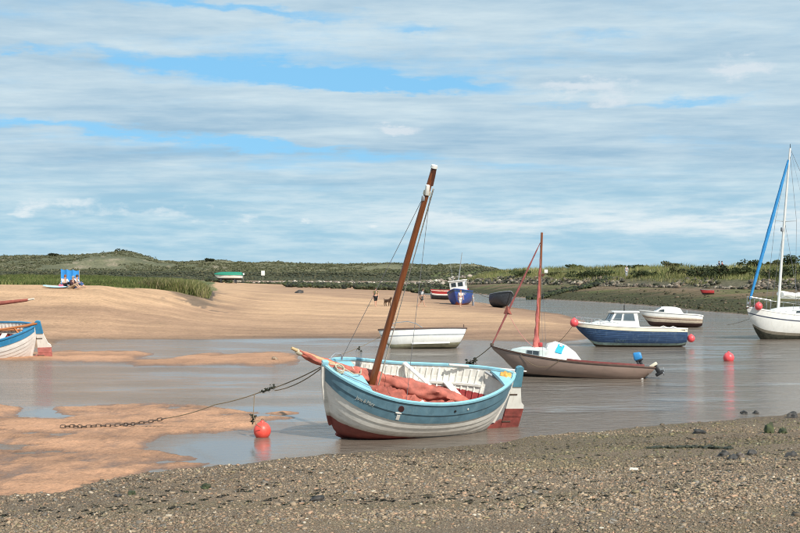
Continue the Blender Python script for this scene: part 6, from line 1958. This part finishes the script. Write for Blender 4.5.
# ------------------------------------------------------------------ posts and signs
def signpost(u, v_top, D, name, label, size, hpost, mat=None, zoff=0.0, cat='sign'):
    x = (u - 400) / F * D; z = zat(x, D); ztop = H - (v_top - HY) / F * D
    r = thing(name, label, cat, (x, D, z - .1)); hp = max(.6, ztop - z + .1)
    tube('post', [(0, 0, -.2), (0, 0, hp)], .05, pmat('grey_post_wood', (.25, .22, .18), .8, .2, 5), r, 8)
    V, Q = box_geo((0, -.07, hp - size[1] / 2), (size[0], .04, size[1]), .012); mesh('board', V, Q, mat or WHITE, r, 30)


signpost(546, 269.5, 193, 'warning_sign', 'square white sign on a post on the sea bank behind the red masted sailboat', (.62, .62), 1.5)
signpost(263, 270.8, 400, 'white_marker', 'white board on a post on the far flats left of centre', (1.3, 1.7), 2.5)
signpost(243.5, 273.2, 400, 'small_marker', 'smaller white board on the far flats, left of the taller white board', (.7, .6), 1.5)
signpost(717, 280, 152, 'white_post', 'pale short post with a white top below the bushes on the sea bank', (.35, .4), 1.2)

# ------------------------------------------------------------------ stones and weed on the foreground bank
def rock(u, v, sx, sy, sz, mat, name, label, cat, seed, grp=None):
    p = place(u, v); bm = bmesh.new(); bmesh.ops.create_icosphere(bm, subdivisions=3, radius=1); r_ = random.Random(seed)
    off = [r_.uniform(0, 50) for _ in range(3)]
    from mathutils import noise as mn
    for vv in bm.verts:
        q = vv.co.copy(); k = 1 + .55 * mn.noise(q * 1.3 + Vector(off)) + .26 * mn.noise(q * 3.4 + Vector(off)) + .10 * mn.noise(q * 8 + Vector(off)); vv.co = Vector((q.x * sx * k, q.y * sy * k, max(-.3, q.z) * sz * k))
    bm.verts.index_update(); V = [x.co.copy() for x in bm.verts]; Q = [tuple(w_.index for w_ in f.verts) for f in bm.faces]; bm.free()
    o = mesh(name, V, Q, mat, None, 50); o.location = p + Vector((0, 0, sz * .12)); o.rotation_euler = (r_.uniform(-.2, .2), r_.uniform(-.2, .2), r_.uniform(0, 6)); tag(o, label, cat, grp); return o


for i, (u, v, sx, sy, sz, m_, nm_, lab, cat) in enumerate([
    (769, 433, .16, .10, .20, ROCKG, 'rock', 'pointed green weedy rock near the water on the right', 'rock'),
    (783, 433, .15, .09, .09, ROCKG, 'rock', 'low green weedy rock just right of the pointed green rock', 'rock'),
    (792, 417.5, .18, .12, .14, ROCKD, 'rock', 'dark rock by the waterline at the right edge', 'rock'),
    (700, 433.5, .16, .11, .10, ROCKD, 'rock', 'dark flat weedy rock alone on the gravel left of the green rocks', 'rock'),
    (724, 456, .11, .08, .09, ROCKD, 'rock', 'dark lump at the left of the stone cluster below the green rocks', 'rock'),
    (733, 459, .14, .08, .06, ROCKD, 'rock', 'flat dark stone in the middle of the cluster below the green rocks', 'rock'),
    (740, 457, .10, .08, .08, pmat('grey_brown_rock', (.16, .13, .11), .8, .4, 9, .8, 20), 'rock', 'greyish stone at the right of the cluster below the green rocks', 'rock'),
    (752, 454, .12, .09, .07, ROCKD, 'rock', 'dark stone between the cluster and the right edge of the gravel', 'rock'),
    (791, 456.5, .16, .09, .08, ROCKD, 'rock', 'dark long stone near the right edge, below the green rocks', 'rock'),
    (744, 413.8, .12, .08, .07, ROCKD, 'rock', 'small dark rock on the waterline, left of two', 'rock'),
    (756, 413.4, .10, .08, .06, ROCKD, 'rock', 'small dark rock on the waterline, right of two', 'rock'),
    (634, 470, .085, .07, .04, pmat('white_shell', (.6, .56, .48), .5, .1, 9), 'shell', 'large pale shell lying alone on the gravel right of centre', 'shell'),
    (317, 501, .13, .08, .07, ROCKD, 'rock', 'black stone on the gravel below the big boat bow', 'rock'),
    (206, 488, .16, .09, .06, ROCKG, 'weed_clump', 'small clump of green weed on the gravel below the orange buoy', 'seaweed'),
    (132, 494, .11, .07, .05, ROCKG, 'weed_clump', 'small dark weed clump on the gravel at the lower left', 'seaweed'),
    (118, 496.5, .07, .05, .04, ROCKD, 'rock', 'little dark stone beside the weed clump at the lower left', 'rock'),
    (299, 293.2, .50, .35, .34, ROCKD, 'rock', 'single dark rock on the open sand behind the sandbar', 'rock'),
    (275, 359.5, .16, .12, .10, pmat('tan_float', (.25, .18, .12), .6, .3, 9), 'float', 'small brown float lying at the end of the narrow sand strip', 'float')]):
    rock(u, v, sx, sy, sz, m_, nm_, lab, cat, 900 + i)
# line of wrack on the gravel
wp = [place(u, v) for u, v in ((648, 449), (662, 448.3), (676, 448), (690, 447.8), (704, 448), (716, 448.4), (731, 449))]
wr = thing('wrack_line', 'dark thin line of dried seaweed on the gravel at the right', 'seaweed', wp[3])
g = []
for i in range(len(wp) - 1):
    for j in range(9):
        if rnd.random() < .8:
            p = wp[i].lerp(wp[i + 1], (j + rnd.random()) / 9) - wp[3]; g.append(box_geo(p + Vector((0, rnd.uniform(-.05, .05), .02)), (rnd.uniform(.06, .2), rnd.uniform(.04, .09), rnd.uniform(.03, .06)), .012, (rnd.uniform(-.4, .4), rnd.uniform(-.4, .4), rnd.uniform(-.5, .5))))
V, Q = join(*g); o = mesh('weed_strands', V, Q, WEED, wr, 40); o['kind'] = 'stuff'
